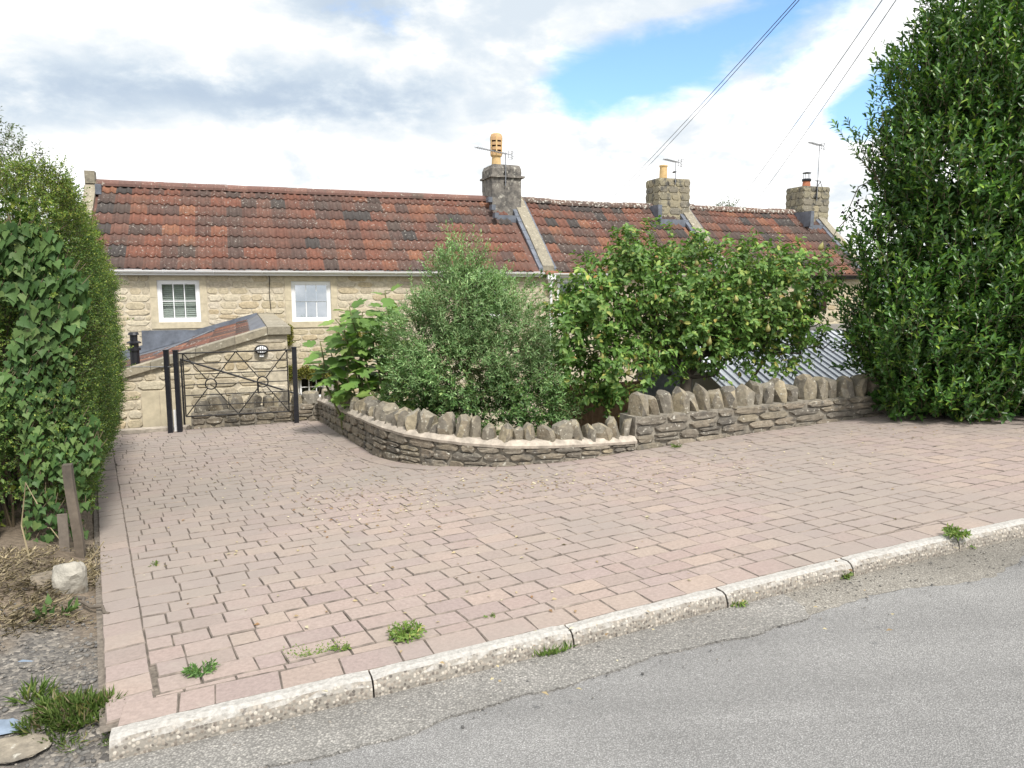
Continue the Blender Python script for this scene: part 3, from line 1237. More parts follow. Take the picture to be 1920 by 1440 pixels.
def window(parent, s0, s1, z0, z1, zoff, y=.06, cols=3, rows=2, frame=.07, mat=None, glass=None, tilt=0.0, bar=.018, blind=False, sill=None, surround=.12, head=True, lead=False):
    """window part (the frame) with panes, bars, sill"""
    mat = mat or m_pvc
    mb = MB()
    f = frame
    z0, z1 = z0 + zoff, z1 + zoff
    mb.box((s0, y, z0), (s0 + f, y + .06, z1)); mb.box((s1 - f, y, z0), (s1, y + .06, z1))
    mb.box((s0 + f, y, z0), (s1 - f, y + .06, z0 + f)); mb.box((s0 + f, y, z1 - f), (s1 - f, y + .06, z1))
    w = mb.build('window', mat, parent)
    # sash frame inside
    fi = f * .45
    mb = MB()
    a0, a1, b0, b1 = s0 + f, s1 - f, z0 + f, z1 - f
    mb.box((a0, y + .012, b0), (a0 + fi, y + .05, b1)); mb.box((a1 - fi, y + .012, b0), (a1, y + .05, b1))
    mb.box((a0 + fi, y + .012, b0), (a1 - fi, y + .05, b0 + fi)); mb.box((a0 + fi, y + .012, b1 - fi), (a1 - fi, y + .05, b1))
    mb.build('sash', mat, w)
    a0 += fi; a1 -= fi; b0 += fi; b1 -= fi
    ch = (b0 + b1) / 2
    mpane = bpy.data.meshes.new('pane')
    hx, hz = (a1 - a0) / 2, (b1 - b0) / 2
    pw, ph = (a1 - a0) / cols, (b1 - b0) / rows
    me = bpy.data.meshes.new('pane')
    me.from_pydata([(-pw / 2, 0, -ph / 2), (pw / 2, 0, -ph / 2), (pw / 2, 0, ph / 2), (-pw / 2, 0, ph / 2)], [], [(0, 1, 2, 3)])
    me.materials.append(glass or m_glass)
    for i in range(cols):
        for j in range(rows):
            inst('pane', me, w, (a0 + (i + .5) * pw, y + .030 + math.sin(tilt) * (ph * (j + .5) - hz), b0 + (j + .5) * ph), (tilt, 0, 0))
    for i in range(1, cols):
        m2 = MB(); m2.box((a0 + i * pw - bar / 2, y + .018, b0), (a0 + i * pw + bar / 2, y + .042, b1)); m2.build('glazing_bar', mat, w)
    for j in range(1, rows):
        m2 = MB(); m2.box((a0, y + .0175, b0 + j * ph - bar / 2), (a1, y + .0425, b0 + j * ph + bar / 2)); m2.build('glazing_bar', mat, w)
    if blind:
        n = 17
        for k in range(n):
            m2 = MB()
            zz = b0 + (b1 - b0) * (k + .5) / n
            m2.cbox(((a0 + a1) / 2, y + .13, zz), (a1 - a0 + .08, .045, .003), Matrix.Translation((0, y + .13, zz)) @ Matrix.Rotation(R(48), 4, 'X') @ Matrix.Translation((0, -y - .13, -zz)))
            m2.build('blind_slat', m_blind, w)
    if lead:
        m2 = MB()
        k = 7
        for i in range(-k, k * 2):
            for sgn in (1, -1):
                x0 = a0 + i * (a1 - a0) / 4
                pts = []
                for q in range(0, 25):
                    xx = x0 + sgn * q * .03
                    zz = b0 + q * .045
                    if a0 <= xx <= a1 and b0 <= zz <= b1:
                        pts.append((xx, y + .026, zz))
                if len(pts) > 1:
                    m2.tube(pts, .005, 4)
        if m2.v:
            m2.build('lead_came', m_zinc, w)
    if sill is not None:
        m2 = MB(); m2.box((s0 - .02, y - .05, z0 - .035), (s1 + .02, y + .1, z0 - .001)); m2.build('sill', mat, w)
    return w


def surround(parent, s0, s1, z0, z1, zoff, w=.13, sill_h=.13, head_h=.12, y=-.022):
    z0, z1 = z0 + zoff, z1 + zoff
    r = random.Random(int(s0 * 100))
    mb = MB(); mb.box((s0 - w, y, z0 - sill_h), (s1 + w, .05, z0 - .002)); mb.build('stone_sill', m_ashlar, parent)
    if head_h:
        mb = MB(); mb.box((s0 - w, y, z1 + .002), (s1 + w, .05, z1 + head_h)); mb.build('lintel', m_ashlar, parent)
    for a, b in ((s0 - w, s0 - .001), (s1 + .001, s1 + w)):
        zm = z0 + (z1 - z0) * r.uniform(.4, .6)
        for c, d in ((z0, zm - .003), (zm + .003, z1)):
            mb = MB(); mb.box((a, y + r.uniform(0, .004), c), (b, .05, d)); mb.build('jamb_stone', m_ashlar, parent)


EAVE, RIDGEZ, RUN = 1.93, 3.83, 2.2


def cottage(name, s0, s1, label, holes, wins, r, ridge_mesh, gutter_mat, ridge_step=.0):
    """one house of the terrace: own axes x along the front, y inwards, z up from the garden level"""
    o2 = hw(s0, 0, G)
    root = empty(name, o2, PHI)
    setp(root, label, 'house', 'terraced stone cottages')
    W = s1 - s0
    ze, zr = EAVE - G, RIDGEZ - G + ridge_step
    lh = [(a - s0, b - s0, c - G, d - G) for (a, b, c, d) in holes]
    wall = wall_sheet(0, W, 0, ze - .02, lh, 0, .38).build('wall', m_mortar, root)
    # gables, back and roof deck
    mb = MB()
    for x0, x1 in ((.0, .25), (W - .25, W)):
        mb.add([(x0, .38, 0), (x0, 2 * RUN, 0), (x0, 2 * RUN, ze - .05), (x0, RUN, zr - .06), (x0, .38, ze + .22),
                (x1, .38, 0), (x1, 2 * RUN, 0), (x1, 2 * RUN, ze - .05), (x1, RUN, zr - .06), (x1, .38, ze + .22)],
               [(4, 3, 2, 1, 0), (5, 6, 7, 8, 9), (0, 1, 6, 5), (1, 2, 7, 6), (2, 3, 8, 7), (3, 4, 9, 8), (4, 0, 5, 9)])
    mb.box((.25, 2 * RUN - .3, 0), (W - .25, 2 * RUN, ze - .05))
    mb.build('side_wall', m_mortar, root)
    mb = MB()
    mb.box((.25, .38, ze - 1.95), (W - .25, 2 * RUN - .3, ze - 1.85))
    mb.build('upper_floor', m_room, root)
    mb = MB()
    y0, z0 = -.16, ze - .02
    t = .05
    dk = .075
    mb.add([(0, y0, z0 - .01), (W, y0, z0 - .01), (W, RUN, zr - dk), (0, RUN, zr - dk), (0, y0, z0 - t), (W, y0, z0 - t), (W, RUN, zr - dk - t), (0, RUN, zr - dk - t)],
           [(0, 1, 2, 3), (7, 6, 5, 4), (0, 4, 5, 1), (1, 5, 6, 2), (0, 3, 7, 4)])
    yb = 2 * RUN + .16
    mb.add([(0, yb, z0), (W, yb, z0), (W, RUN, zr), (0, RUN, zr), (0, yb, z0 - t), (W, yb, z0 - t), (W, RUN, zr - t), (0, RUN, zr - t)],
           [(3, 2, 1, 0), (4, 5, 6, 7), (1, 5, 4, 0)])
    roof = mb.build('roof', m_tile, root)
    return root, wall, roof, W, lh, y0, z0, zr


def gutter(parent, x0, x1, z, mat, y=-.20):
    n = 7
    V, F = [], []
    for x in (x0, x1):
        for i in range(n + 1):
            a = math.pi * i / n
            V.append((x, y - .055 * math.cos(a), z - .055 * math.sin(a)))
        for i in range(n + 1):
            a = math.pi * (n - i) / n
            V.append((x, y - .048 * math.cos(a), z - .048 * math.sin(a) + .0))
    m = 2 * (n + 1)
    for i in range(m):
        i2 = (i + 1) % m
        F.append((i, i2, m + i2, m + i))
    F.append(tuple(range(m - 1, -1, -1))); F.append(tuple(m + i for i in range(m)))
    mb = MB(); mb.add(V, F)
    mb.box((x0, y + .06, z - .10), (x1, y + .085, z + .02))
    g = mb.build('gutter', mat, parent)
    k = x0 + .5
    while k < x1 - .2:
        m2 = MB()
        pts = [(k, y - .06 * math.cos(math.pi * i / 8), z - .06 * math.sin(math.pi * i / 8)) for i in range(9)]
        for p, q in zip(pts, pts[1:]):
            m2.tube([(p[0] - .0, p[1], p[2]), (q[0], q[1], q[2])], .012, 4)
        m2.build('gutter_bracket', mat, g)
        k += .95
    return g


# ------------------------------------------------------------------ the three cottages
rh = random.Random(21)
S1, S2, S3, S4 = -2.95, 6.86, 11.95, 16.75
# first cottage
W1 = (-1.67, -.86, .845, 1.708); W2 = (.975, 1.815, .815, 1.692); W3 = (5.15, 5.95, .83, 1.70); WL = (1.05, 1.83, -.90, -.385)
root1, wall1, roof1, Wd1, lh1, ye, ze, zr = cottage('cottage', S1, S2, 'cream stone cottage with patchy red tile roof and white windows behind the gate',
                                             [W1, W2, W3, WL], None, rh, RIDGE_NEW, m_pvc)
OX = -S1
def L1(h, g=.0):
    return (h[0] - S1 - g, h[1] - S1 + g, h[2] - G - g, h[3] - G + g)
holes1 = []
for h in (W1, W2, W3):
    holes1.append((h[0] - S1 - .14, h[1] - S1 + .14, h[2] - G - .14, h[3] - G + .13))
h = WL
holes1.append((h[0] - S1 - .05, h[1] - S1 + .05, h[2] - G - .1, h[3] - G + .02))
holes1.append((0, 1.0, 0, 1.2))
n1 = rubble(wall1, house_stones, 0, Wd1, .75, EAVE - G - .07, 0, rh, holes1, lens=(.19, .50), hts=(.095, .165), depth=.05, proud=.012)
for h, kw in ((W1, dict(blind=True)), (W2, dict(glass=m_glass_sky, tilt=R(-5))), (W3, {})):
    a = (h[0] - S1, h[1] - S1, h[2], h[3])
    surround(root1, a[0], a[1], a[2], a[3], -G, head_h=.11)
    window(root1, a[0], a[1], a[2], a[3], -G, y=.03, cols=3, rows=2, sill=True, frame=.06, **kw)
a = (WL[0] - S1, WL[1] - S1, WL[2], WL[3])
window(root1, *a, -G, y=.02, cols=4, rows=2, frame=.05, glass=m_glass_dark, bar=.022)
lay_tiles(roof1, .06, Wd1 - .30, ye, ze, RUN, zr, rh, 8)
x = .0
while x < Wd1 - .75:
    inst('ridge_tile', RIDGE_NEW, roof1, (x, RUN, zr - .015 + rh.gauss(0, .003)), (rh.gauss(0, .01), rh.gauss(0, .006), rh.gauss(0, .006)), (1.0, 1, 1))
    x += .452
gutter(root1, -.02, Wd1 - .02, ze - .005, m_pvc)
# left parapet with its raised end
mb = MB(); mb.box((-.20, -.1, 0), (-.005, RUN * 2, ze - .25)); mb.build('end_wall', m_mortar, root1)
mb = MB()
mb.add([(-.22, -.18, ze - .02), (.0, -.18, ze - .02), (.0, RUN, zr + .09), (-.22, RUN, zr + .09), (-.22, -.18, ze - .27), (.0, -.18, ze - .27), (.0, RUN, zr - .2), (-.22, RUN, zr - .2)],
       [(0, 1, 2, 3), (7, 6, 5, 4), (0, 4, 5, 1), (1, 5, 6, 2), (0, 3, 7, 4), (3, 2, 6, 7)])
mb.build('parapet', m_cop2, root1)
mb = MB(); mb.box((-.215, RUN - .16, zr + .0), (-.02, RUN + .12, zr + .27)); mb.build('finial_stone', m_cop2, root1)
mb = MB(); mb.box((.002, RUN - .34, zr - .25), (.12, RUN - .16, zr - .03)); mb.build('lead_flashing', m_lead, root1)

# second cottage
W4 = (7.25, 8.08, .85, 1.775)
root2, wall2, roof2, Wd2, lh2, ye, ze, zr2 = cottage('cottage', S2, S3, 'narrow middle cottage of the terrace between two sloping stone parapets', [W4], None, rh, RIDGE_OLD, m_pvc, .02)
a = (W4[0] - S2, W4[1] - S2, W4[2], W4[3])
surround(root2, *a, -G, head_h=.08)
window(root2, *a, -G, y=.03, cols=2, rows=1, sill=True, frame=.07)
rubble(wall2, house_stones, .05, Wd2, 1.2, EAVE - G - .07, 0, rh, [(a[0] - .14, a[1] + .14, a[2] - G - .14, a[3] - G + .1)], lens=(.2, .52), hts=(.10, .17), depth=.05, proud=.012)
lay_tiles(roof2, .36, Wd2 - .28, ye, ze, RUN, zr2, rh, 8, sag=-.05)
x = .2
while x < Wd2 - .5:
    inst('ridge_tile', RIDGE_OLD, roof2, (x, RUN, zr2 - .02 - .05 * math.sin(math.pi * x / Wd2) + rh.gauss(0, .006)), (rh.gauss(0, .02), rh.gauss(0, .012), rh.gauss(0, .01)), (1, 1, 1))
    x += .45
gutter(root2, .2, Wd2 - .02, ze - .02, m_pvc)

# third cottage
W5 = (15.02, 15.60, .85, 1.555)
root3, wall3, roof3, Wd3, lh3, ye, ze, zr3 = cottage('cottage', S3, S4, 'end cottage of the terrace with black gutter and small leaded window', [W5], None, rh, RIDGE_OLD, m_black, .02)
a = (W5[0] - S3, W5[1] - S3, W5[2], W5[3])
window(root3, *a, -G, y=.03, cols=1, rows=1, frame=.06, mat=m_brown, glass=m_glass_dark, lead=True)
rubble(wall3, house_stones, 0, Wd3, 1.4, EAVE - G - .12, 0, rh, [(a[0] - .03, a[1] + .03, a[2] - G - .03, a[3] - G + .05)], lens=(.22, .6), hts=(.12, .19), depth=.05, proud=.016)
lay_tiles(roof3, .34, Wd3 - .02, ye, ze, RUN, zr3, rh, 8, sag=-.04)
x = .1
while x < Wd3 - .4:
    inst('ridge_tile', RIDGE_OLD, roof3, (x, RUN, zr3 - .02 - .04 * math.sin(math.pi * x / Wd3) + rh.gauss(0, .006)), (rh.gauss(0, .02), rh.gauss(0, .012), rh.gauss(0, .01)))
    x += .45
gutter(root3, .1, Wd3 - .02, ze - .03, m_black)


def parapet(root, x0, x1, y0, z0, z1, n=4):
    """sloping stone coping between two roofs, in n slabs, with lead soakers beside it"""
    for i in range(n):
        k0, k1 = i / n, (i + 1) / n
        ya, yb = y0 + (RUN - y0) * k0, y0 + (RUN - y0) * k1
        za, zb = z0 + (z1 - z0) * k0, z0 + (z1 - z0) * k1
        g = .004
        mb = MB()
        j = rh.uniform(-.008, .008)
        mb.add([(x0 + j, ya + g, za + .14), (x1 + j, ya + g, za + .14), (x1 + j, yb - g, zb + .14), (x0 + j, yb - g, zb + .14),
                (x0 + j, ya + g, za - .1), (x1 + j, ya + g, za - .1), (x1 + j, yb - g, zb - .1), (x0 + j, yb - g, zb - .1)],
               [(0, 1, 2, 3), (7, 6, 5, 4), (0, 4, 5, 1), (1, 5, 6, 2), (2, 6, 7, 3), (0, 3, 7, 4)])
        mb.build('coping_slab', m_cop2, root)
    for xa, xb, q in ((x0 - .10, x0 - .002, 8), (x1 + .002, x1 + .06, 8)):
        for i in range(q):
            k0, k1 = i / q, (i + 1) / q
            ya, yb = y0 + (RUN - y0) * k0, y0 + (RUN - y0) * k1
            za, zb = z0 + (z1 - z0) * k0, z0 + (z1 - z0) * k1
            mb = MB()
            mb.add([(xa, ya, za + .085), (xb, ya, za + .10), (xb, yb, zb + .085), (xa, yb, zb + .07),
                    (xa, ya, za + .0), (xb, ya, za + .0), (xb, yb, zb + .0), (xa, yb, zb + .0)],
                   [(0, 1, 2, 3), (0, 4, 5, 1), (1, 5, 6, 2), (0, 3, 7, 4)])
            mb.build('lead_flashing', m_lead, root)


parapet(root2, -.02, .27, -.1, ze + .02, zr2 + .02)
parapet(root3, -.02, .27, -.1, ze + .02, zr3 + .02)
parapet(root3, Wd3 + .0, Wd3 + .25, -.1, ze + .02, zr3 + .02)
mb = MB(); mb.box((Wd3 + .001, -.05, 0), (Wd3 + .24, 2 * RUN, ze - .1)); mb.build('end_wall', m_mortar, root3)

# downpipe with hopper between first and second cottage
mb = MB()
px = 7.02 - S2
mb.box((px - .10, -.24, ze - .17), (px + .10, -.06, ze - .045))
mb.lathe([(.05, ze - .27), (.085, ze - .171)], 10, Matrix.Translation((px, -.15, 0)))
dp = mb.build('hopper', m_pvc, root2)
mb = MB()
mb.tube([(px, -.15, ze - .26), (px, -.15, ze - .34), (px + .02, -.10, ze - .45), (px + .05, -.05, ze - .52), (px + .055, -.05, ze - .8), (px + .06, -.05, .05)], .034, 10)
dp = mb.build('downpipe', m_pvc, root2)
mb = MB(); mb.box((px + .0, -.085, ze - 1.0), (px + .115, -.0, ze - .955)); mb.build('pipe_clip', m_pvc, dp)
# thin black cable down the first cottage's wall
mb = MB()
cx = .52 - S1
mb.tube([(cx, -.06, EAVE - G - .06), (cx + .015, -.035, EAVE - G - .2), (cx, -.035, EAVE - G - .5), (cx + .02, -.035, EAVE - G - .85)], .008, 5)
mb.build('wall_cable', m_iron, root1)


def chimney(root, x0, x1, y0, y1, zb, zt, kind):
    c = MB()
    c.box((x0 + .015, y0 + .015, zb), (x1 - .015, y1 - .015, zt - .01))
    r = random.Random(int(zt * 100) + int(x0 * 10))
    if kind == 'render':
        core = None
        m = MB()
        n, k = 10, 14
        V, F = [], []
        per = []
        for t in np.linspace(0, 1, n, endpoint=False): per.append((x0 + (x1 - x0) * t, y0))
        for t in np.linspace(0, 1, n, endpoint=False): per.append((x1, y0 + (y1 - y0) * t))
        for t in np.linspace(0, 1, n, endpoint=False): per.append((x1 - (x1 - x0) * t, y1))
        for t in np.linspace(0, 1, n, endpoint=False): per.append((x0, y1 - (y1 - y0) * t))
        cx, cy = (x0 + x1) / 2, (y0 + y1) / 2
        P = len(per)
        for i in range(k + 1):
            z = zb + (zt - zb) * i / k
            s = 1.0
            if i == k: s = .90
            for (x, y) in per:
                sc_ = s + r.gauss(0, .008)
                V.append((cx + (x - cx) * sc_, cy + (y - cy) * sc_, z + r.gauss(0, .004)))
        for i in range(k):
            for q in range(P):
                q2 = (q + 1) % P
                F.append((i * P + q, i * P + q2, (i + 1) * P + q2, (i + 1) * P + q))
        F.append(tuple(k * P + q for q in range(P)))
        m.add(V, F)
        core = m.build('chimney', m_render, root)
        m = MB()
        zl = zt - .30
        m.box((x0 - .05, y0 - .05, zl - .03), (x1 + .085, y1 + .05, zl + .02))
        m.build('drip_slab', m_render, core)
    else:
        core = c.build('chimney', m_chim, root)
        z = zb
        while z < zt - .01:
            h = min(r.uniform(.17, .24), zt - z)
            if zt - z - h < .1: h = zt - z
            for (a, b, axis, f) in ((x0, x1, 'x', y0), (y0, y1, 'y', x0), (y0, y1, 'y', x1)):
                s = a
                while s < b - .02:
                    L = min(r.uniform(.22, .42), b - s)
                    if b - s - L < .12: L = b - s
                    if axis == 'x':
                        inst('stone', chim_stones[r.randrange(5)], core, (s + L / 2, f + .03, z + h / 2), (0, 0, 0), (L - .006, .07, h - .006))
                    else:
                        sg = -1 if f == x0 else 1
                        inst('stone', chim_stones[r.randrange(5)], core, (f - sg * .03, s + L / 2, z + h / 2), (0, 0, R(-90) if sg < 0 else R(90)), (L - .006, .07, h - .006))
                    s += L
            z += h
        m = MB(); m.box((x0 + .02, y0 + .02, zt - .012), (x1 - .02, y1 - .02, zt + .015)); m.build('flaunching', m_chim, core)
    return core


# rendered chimney of the first cottage, on the ridge beside the parapet
c1 = chimney(root1, 6.17 - S1, 6.97 - S1, 1.75, 2.6, 3.3 - G, 4.70 - G, 'render')
pot = empty('chimney_pot', (6.42 - S1, 2.15, 4.66 - G), 0, c1)
m = MB(); m.lathe([(.125, 0), (.115, .28), (.15, .30), (.155, .33)], 18); o = m.build('pot_body', m_pot, c1, pot.location); bpy.data.objects.remove(pot)
o.name = 'chimney_pot'
m = MB()
zz = .33
prof = []
for k in range(3):
    prof += [(.155, zz), (.16, zz + .075), (.125, zz + .077), (.125, zz + .118), (.16, zz + .12)]
    zz += .12
prof += [(.16, zz + .08), (.14, zz + .16), (.09, zz + .19), (.0, zz + .195)]
m.lathe(prof, 18)
m.build('louvred_cowl', m_pot_top, c1, (6.42 - S1, 2.15, 4.66 - G))
m = MB()
for k in range(6):
    a = 2 * math.pi * k / 6 + .25
    mt = Matrix.Rotation(a, 4, 'Z')
    m.box((.145, -.018, .34), (.166, .018, .80), mt)
m.build('cowl_rib', m_pot, c1, (6.42 - S1, 2.15, 4.66 - G))
m = MB()
m.lathe([(.129, .06), (.129, .40)], 18)
m.build('cowl_slot_shade', m_slot_shade, c1, (6.42 - S1, 2.15, 4.66 - G + .32))  # dark sleeve covering the recesses, stands in for shade inside the louvres
mb = MB()
for i in range(3):
    mb.box((6.06 - S1 - .0, 1.72 - .26 * i, zr - .10 - .22 * i), (6.165 - S1, 1.72 + .2 - .26 * i, zr + .03 - .22 * i))
mb.box((6.165 - S1, 1.50, zr - .62), (6.86 - S1, 1.745, zr - .44))
mb.build('lead_apron', m_lead, root1)

c2 = chimney(root2, 11.13 - S2, 11.95 - S2 + .2, 1.8, 2.55, 3.4 - G, 4.58 - G, 'stone')
m = MB(); m.lathe([(.115, 0), (.105, .36), (.12, .37), (.12, .41), (.09, .42)], 16); m.build('chimney_pot', m_pot, c2, (11.49 - S2, 2.2, 4.59 - G))
mb = MB(); mb.box((11.02 - S2, 1.5, zr2 - .62), (11.95 - S2, 1.785, zr2 - .42)); mb.box((11.0 - S2, 1.6, zr2 - .4), (11.12 - S2, 2.1, zr2 - .02)); mb.build('lead_apron', m_lead, root2)

c3 = chimney(root3, 16.15 - S3, 17.15 - S3, 1.8, 2.6, 3.2 - G, 4.58 - G, 'stone')
m = MB(); m.lathe([(.13, 0), (.11, .20), (.125, .21)], 16); pp = m.build('chimney_pot', m_pot_red, c3, (16.58 - S3, 2.2, 4.59 - G))
m = MB(); m.lathe([(.13, .2), (.14, .22), (.14, .27), (.10, .28)], 16)
m.lathe([(.02, .43), (.13, .44), (.13, .46), (.02, .485)], 16)
for k in range(4):
    a = k * math.pi / 2 + .4
    m.tube([(.1 * math.cos(a), .1 * math.sin(a), .27), (.1 * math.cos(a), .1 * math.sin(a), .445)], .008, 5)
m.build('flue_cowl', m_black, c3, (16.58 - S3, 2.2, 4.59 - G))
mb = MB(); mb.box((16.15 - S3, 1.5, zr3 - .62), (17.0 - S3, 1.785, zr3 - .44)); mb.box((16.02 - S3, 1.3, zr3 - .5), (16.14 - S3, 2.1, zr3 - .05)); mb.build('lead_apron', m_lead, root3)


def aerial(label, s, y, z0, z1, boom, ang, r=.012, elems=16, ref=True):
    root = empty('tv_aerial', hw(s, y, z0), PHI)
    setp(root, label, 'aerial', 'television aerials on the chimneys')
    m = MB(); m.tube([(0, 0, 0), (0, 0, z1 - z0)], r, 6); m.build('mast', m_zinc, root)
    m = MB()
    m.cbox((0, .06, .1), (.06, .12, .04)); m.cbox((0, .06, .35), (.06, .12, .04)); m.build('bracket', m_iron, root)
    d = Vector((math.cos(ang), math.sin(ang) * .3, .12)).normalized()
    p0 = Vector((.06, 0, z1 - z0 - .03)) - d * .12
    b = MB(); b.tube([p0, p0 + d * boom], .010, 5); bo = b.build('boom', m_zinc, root)
    sd = Vector((0, 0, 1)).cross(d).normalized()
    e = MB()
    for k in range(elems):
        q = p0 + d * (.18 + (boom - .2) * k / elems)
        e.tube([q - sd * .11, q + sd * .11], .006, 4)
        e.tube([q - Vector((0, 0, .018)), q + Vector((0, 0, .018))], .007, 4)
    e.build('director_rods', m_zinc, bo)
    f = MB()
    for k in (-2, -1, 1, 2):
        f.tube([p0 + Vector((0, 0, .045 * k)) - sd * .17, p0 + Vector((0, 0, .045 * k)) + sd * .17], .006, 4)
    f.tube([p0 + d * .10 - Vector((0, 0, .1)), p0 + d * .10 + Vector((0, 0, .1))], .008, 4)
    f.tube([p0 - Vector((0, 0, .12)), p0 + Vector((0, 0, .12))], .010, 4)
    f.build('reflector', m_zinc, bo)
    return root


aerial('television aerial on the mast of the tall rendered chimney with louvred pot', 6.52, 1.70, 4.15, 4.98, 1.05, math.pi + .25)
aerial('short television aerial beside the plain buff chimney pot', 11.62, 1.76, 4.42, 5.06, .62, math.pi + .3, elems=10)
a3 = aerial('television aerial on a tall mast bracketed to the end chimney with cowled red pot', 16.62, 1.76, 4.15, 5.82, .66, math.pi + .3, elems=10)
m = MB()
m.tube([(-.02, .0, .12), (-.02, 0, .62)], .012, 4)
m.tube([(-.10, 0, .6), (.12, 0, .6)], .012, 4); m.tube([(-.10, 0, .1), (.12, 0, .1)], .012, 4)
m.tube([(.1, 0, .58), (-.08, .0, .3)], .010, 4); m.tube([(.1, 0, .58), (.24, 0, .3)], .010, 4)
m.build('wall_bracket', m_iron, a3)

# ------------------------------------------------------------------ stone annexe in front of the first cottage
AF = -5.7                              # its front face, measured from the terrace
AS0, AS1 = -2.9, .53
ra = random.Random(8)
aroot = empty('annexe', hw(AS0, AF, G), PHI)
setp(aroot, 'low stone annexe with sloping coped gable and tiled lean-to roof behind the gate', 'outbuilding')
AW = AS1 - AS0
SL = .2888
def atop(x):                           # underside of the gable coping, above the garden level
    s = AS0 + x
    return min(.90, .90 + SL * (s - .27)) - G
mb = MB()
N = 24
V = []
xs_ = [AW * i / N for i in range(N + 1)]
for y in (0, .35):
    for x in xs_:
        V.append((x, y, 0)); V.append((x, y, atop(x)))
M2 = 2 * (N + 1)
F = []
for i in range(N):
    F.append((2 * i, 2 * i + 2, 2 * i + 3, 2 * i + 1))
    F.append((M2 + 2 * i + 1, M2 + 2 * i + 3, M2 + 2 * i + 2, M2 + 2 * i))
    F.append((2 * i + 1, 2 * i + 3, M2 + 2 * i + 3, M2 + 2 * i + 1))
F += [(0, 1, M2 + 1, M2), (2 * N, M2 + 2 * N, M2 + 2 * N + 1, 2 * N + 1)]
mb.add(V, F)
awall = mb.build('wall', m_mortar, aroot)
rubble(awall, house_stones, 0, AW, .95, 2.85, 0, ra, [(AW - 1.95, AW - 1.33, 0, 2.06), (AW - .30, AW + .1, 2.05, 2.3)], lens=(.15, .42), hts=(.085, .15), depth=.05, proud=.016, top=atop)
mb = MB(); mb.box((AW - 1.72, -.016, .9), (AW - 1.33, .05, 2.055)); mb.build('dressed_jamb', m_ashlar, aroot)
mb = MB(); mb.box((AW - 1.95, -.012, .9), (AW - 1.73, .05, 2.052)); mb.build('dressed_jamb', m_ashlar, aroot)
# side walls
mb = MB(); mb.box((AW - .35, .35, 0), (AW, -AF - .03, .93 - G)); asw = mb.build('side_wall', m_mortar, aroot)
mb = MB(); mb.box((0, .35, 0), (.3, -AF - .03, atop(0) - .05)); mb.build('side_wall', m_mortar, aroot)
# gable coping slabs, sloping then level at the right end
k = 0.0
x = 0
brk = [0, .55, 1.05, 1.62, 2.2, 2.72, 3.16]
for xa, xb in zip(brk, brk[1:]):
    za, zb = atop(xa + .001), atop(xb)
    mb = MB()
    g = .003
    mb.add([(xa + g, -.06, za + .105), (xb - g, -.06, zb + .105), (xb - g, .36, zb + .105), (xa + g, .36, za + .105),
            (xa + g, -.06, za + .002), (xb - g, -.06, zb + .002), (xb - g, .36, zb + .002), (xa + g, .36, za + .002)],
           [(0, 1, 2, 3), (7, 6, 5, 4), (0, 4, 5, 1), (1, 5, 6, 2), (2, 6, 7, 3), (0, 3, 7, 4)])
    mb.build('coping_slab', m_cop2, aroot)
ys_ = [-.07, .5, 1.3, 2.1, 2.9, 3.7, 4.5, 5.3, -AF - .02]
for ya, yb in zip(ys_, ys_[1:]):
    mb = MB(); mb.box((3.163, ya + .003, .902 - G), (AW + .05, yb - .003, 1.012 - G + ra.uniform(-.006, .006))); mb.build('coping_slab', m_cop2, aroot)
# roof: tiles laid down towards the left, lead beyond a valley strip
def azroof(x): return atop(min(x, 3.1)) - .02
mb = MB()
mb.add([(.3, .36, azroof(.3)), (3.12, .36, azroof(3.1)), (3.12, -AF - .03, azroof(3.1)), (.3, -AF - .03, azroof(.3)),
        (.3, .36, azroof(.3) - .08), (3.12, .36, azroof(3.1) - .08), (3.12, -AF - .03, azroof(3.1) - .08), (.3, -AF - .03, azroof(.3) - .08)],
       [(0, 1, 2, 3), (7, 6, 5, 4), (0, 4, 5, 1), (1, 5, 6, 2), (2, 6, 7, 3), (0, 3, 7, 4)])
aroof = mb.build('roof', m_lead, aroot)
def beyond(s, y):                      # left of the valley strip from (-.67, 0) to (-1.43, -2.7) (terrace coordinates)
    return (s + .67) - (y + .43) * (.76 / 2.264) < 0
nrow = 7
lenx = 2.86
for i in range(nrow):
    for j in range(16):
        xx = .28 + lenx * i / nrow
        yy = .40 + .325 * (j + .5)
        s, y = AS0 + xx + .2, AF + yy
        if beyond(s, y) and y > -2.2:
            continue
        sl = math.atan(SL)
        o = inst('tile', TILE, aroof, (xx, yy, azroof(xx) + .035), (0, 0, 0), (.965, 1.05, 1))
        o.rotation_euler = (Matrix.Rotation(R(-90), 3, 'Z') @ Matrix.Rotation(sl - .04, 3, 'X')).to_euler()
mb = MB()
mb.add([(AS0 * -1 - .72, -AF - .45, 0), (AS0 * -1 - .55, -AF - .45, 0), (AS0 * -1 - 1.36, -AF - 2.9, 0), (AS0 * -1 - 1.53, -AF - 2.9, 0)], [(0, 3, 2, 1)])
mb.v = [(v[0], v[1], azroof(v[0]) + .075) for v in mb.v]
n0 = len(mb.v)
mb.add([(v[0], v[1], v[2] - .09) for v in mb.v[:4]], [])
mb.f += [(0, 1, 5, 4), (1, 2, 6, 5), (2, 3, 7, 6), (3, 0, 4, 7)]
mb.build('lead_valley', m_lead, aroot)
mb = MB()                              # flashing dressed up the cottage wall and along the parapet
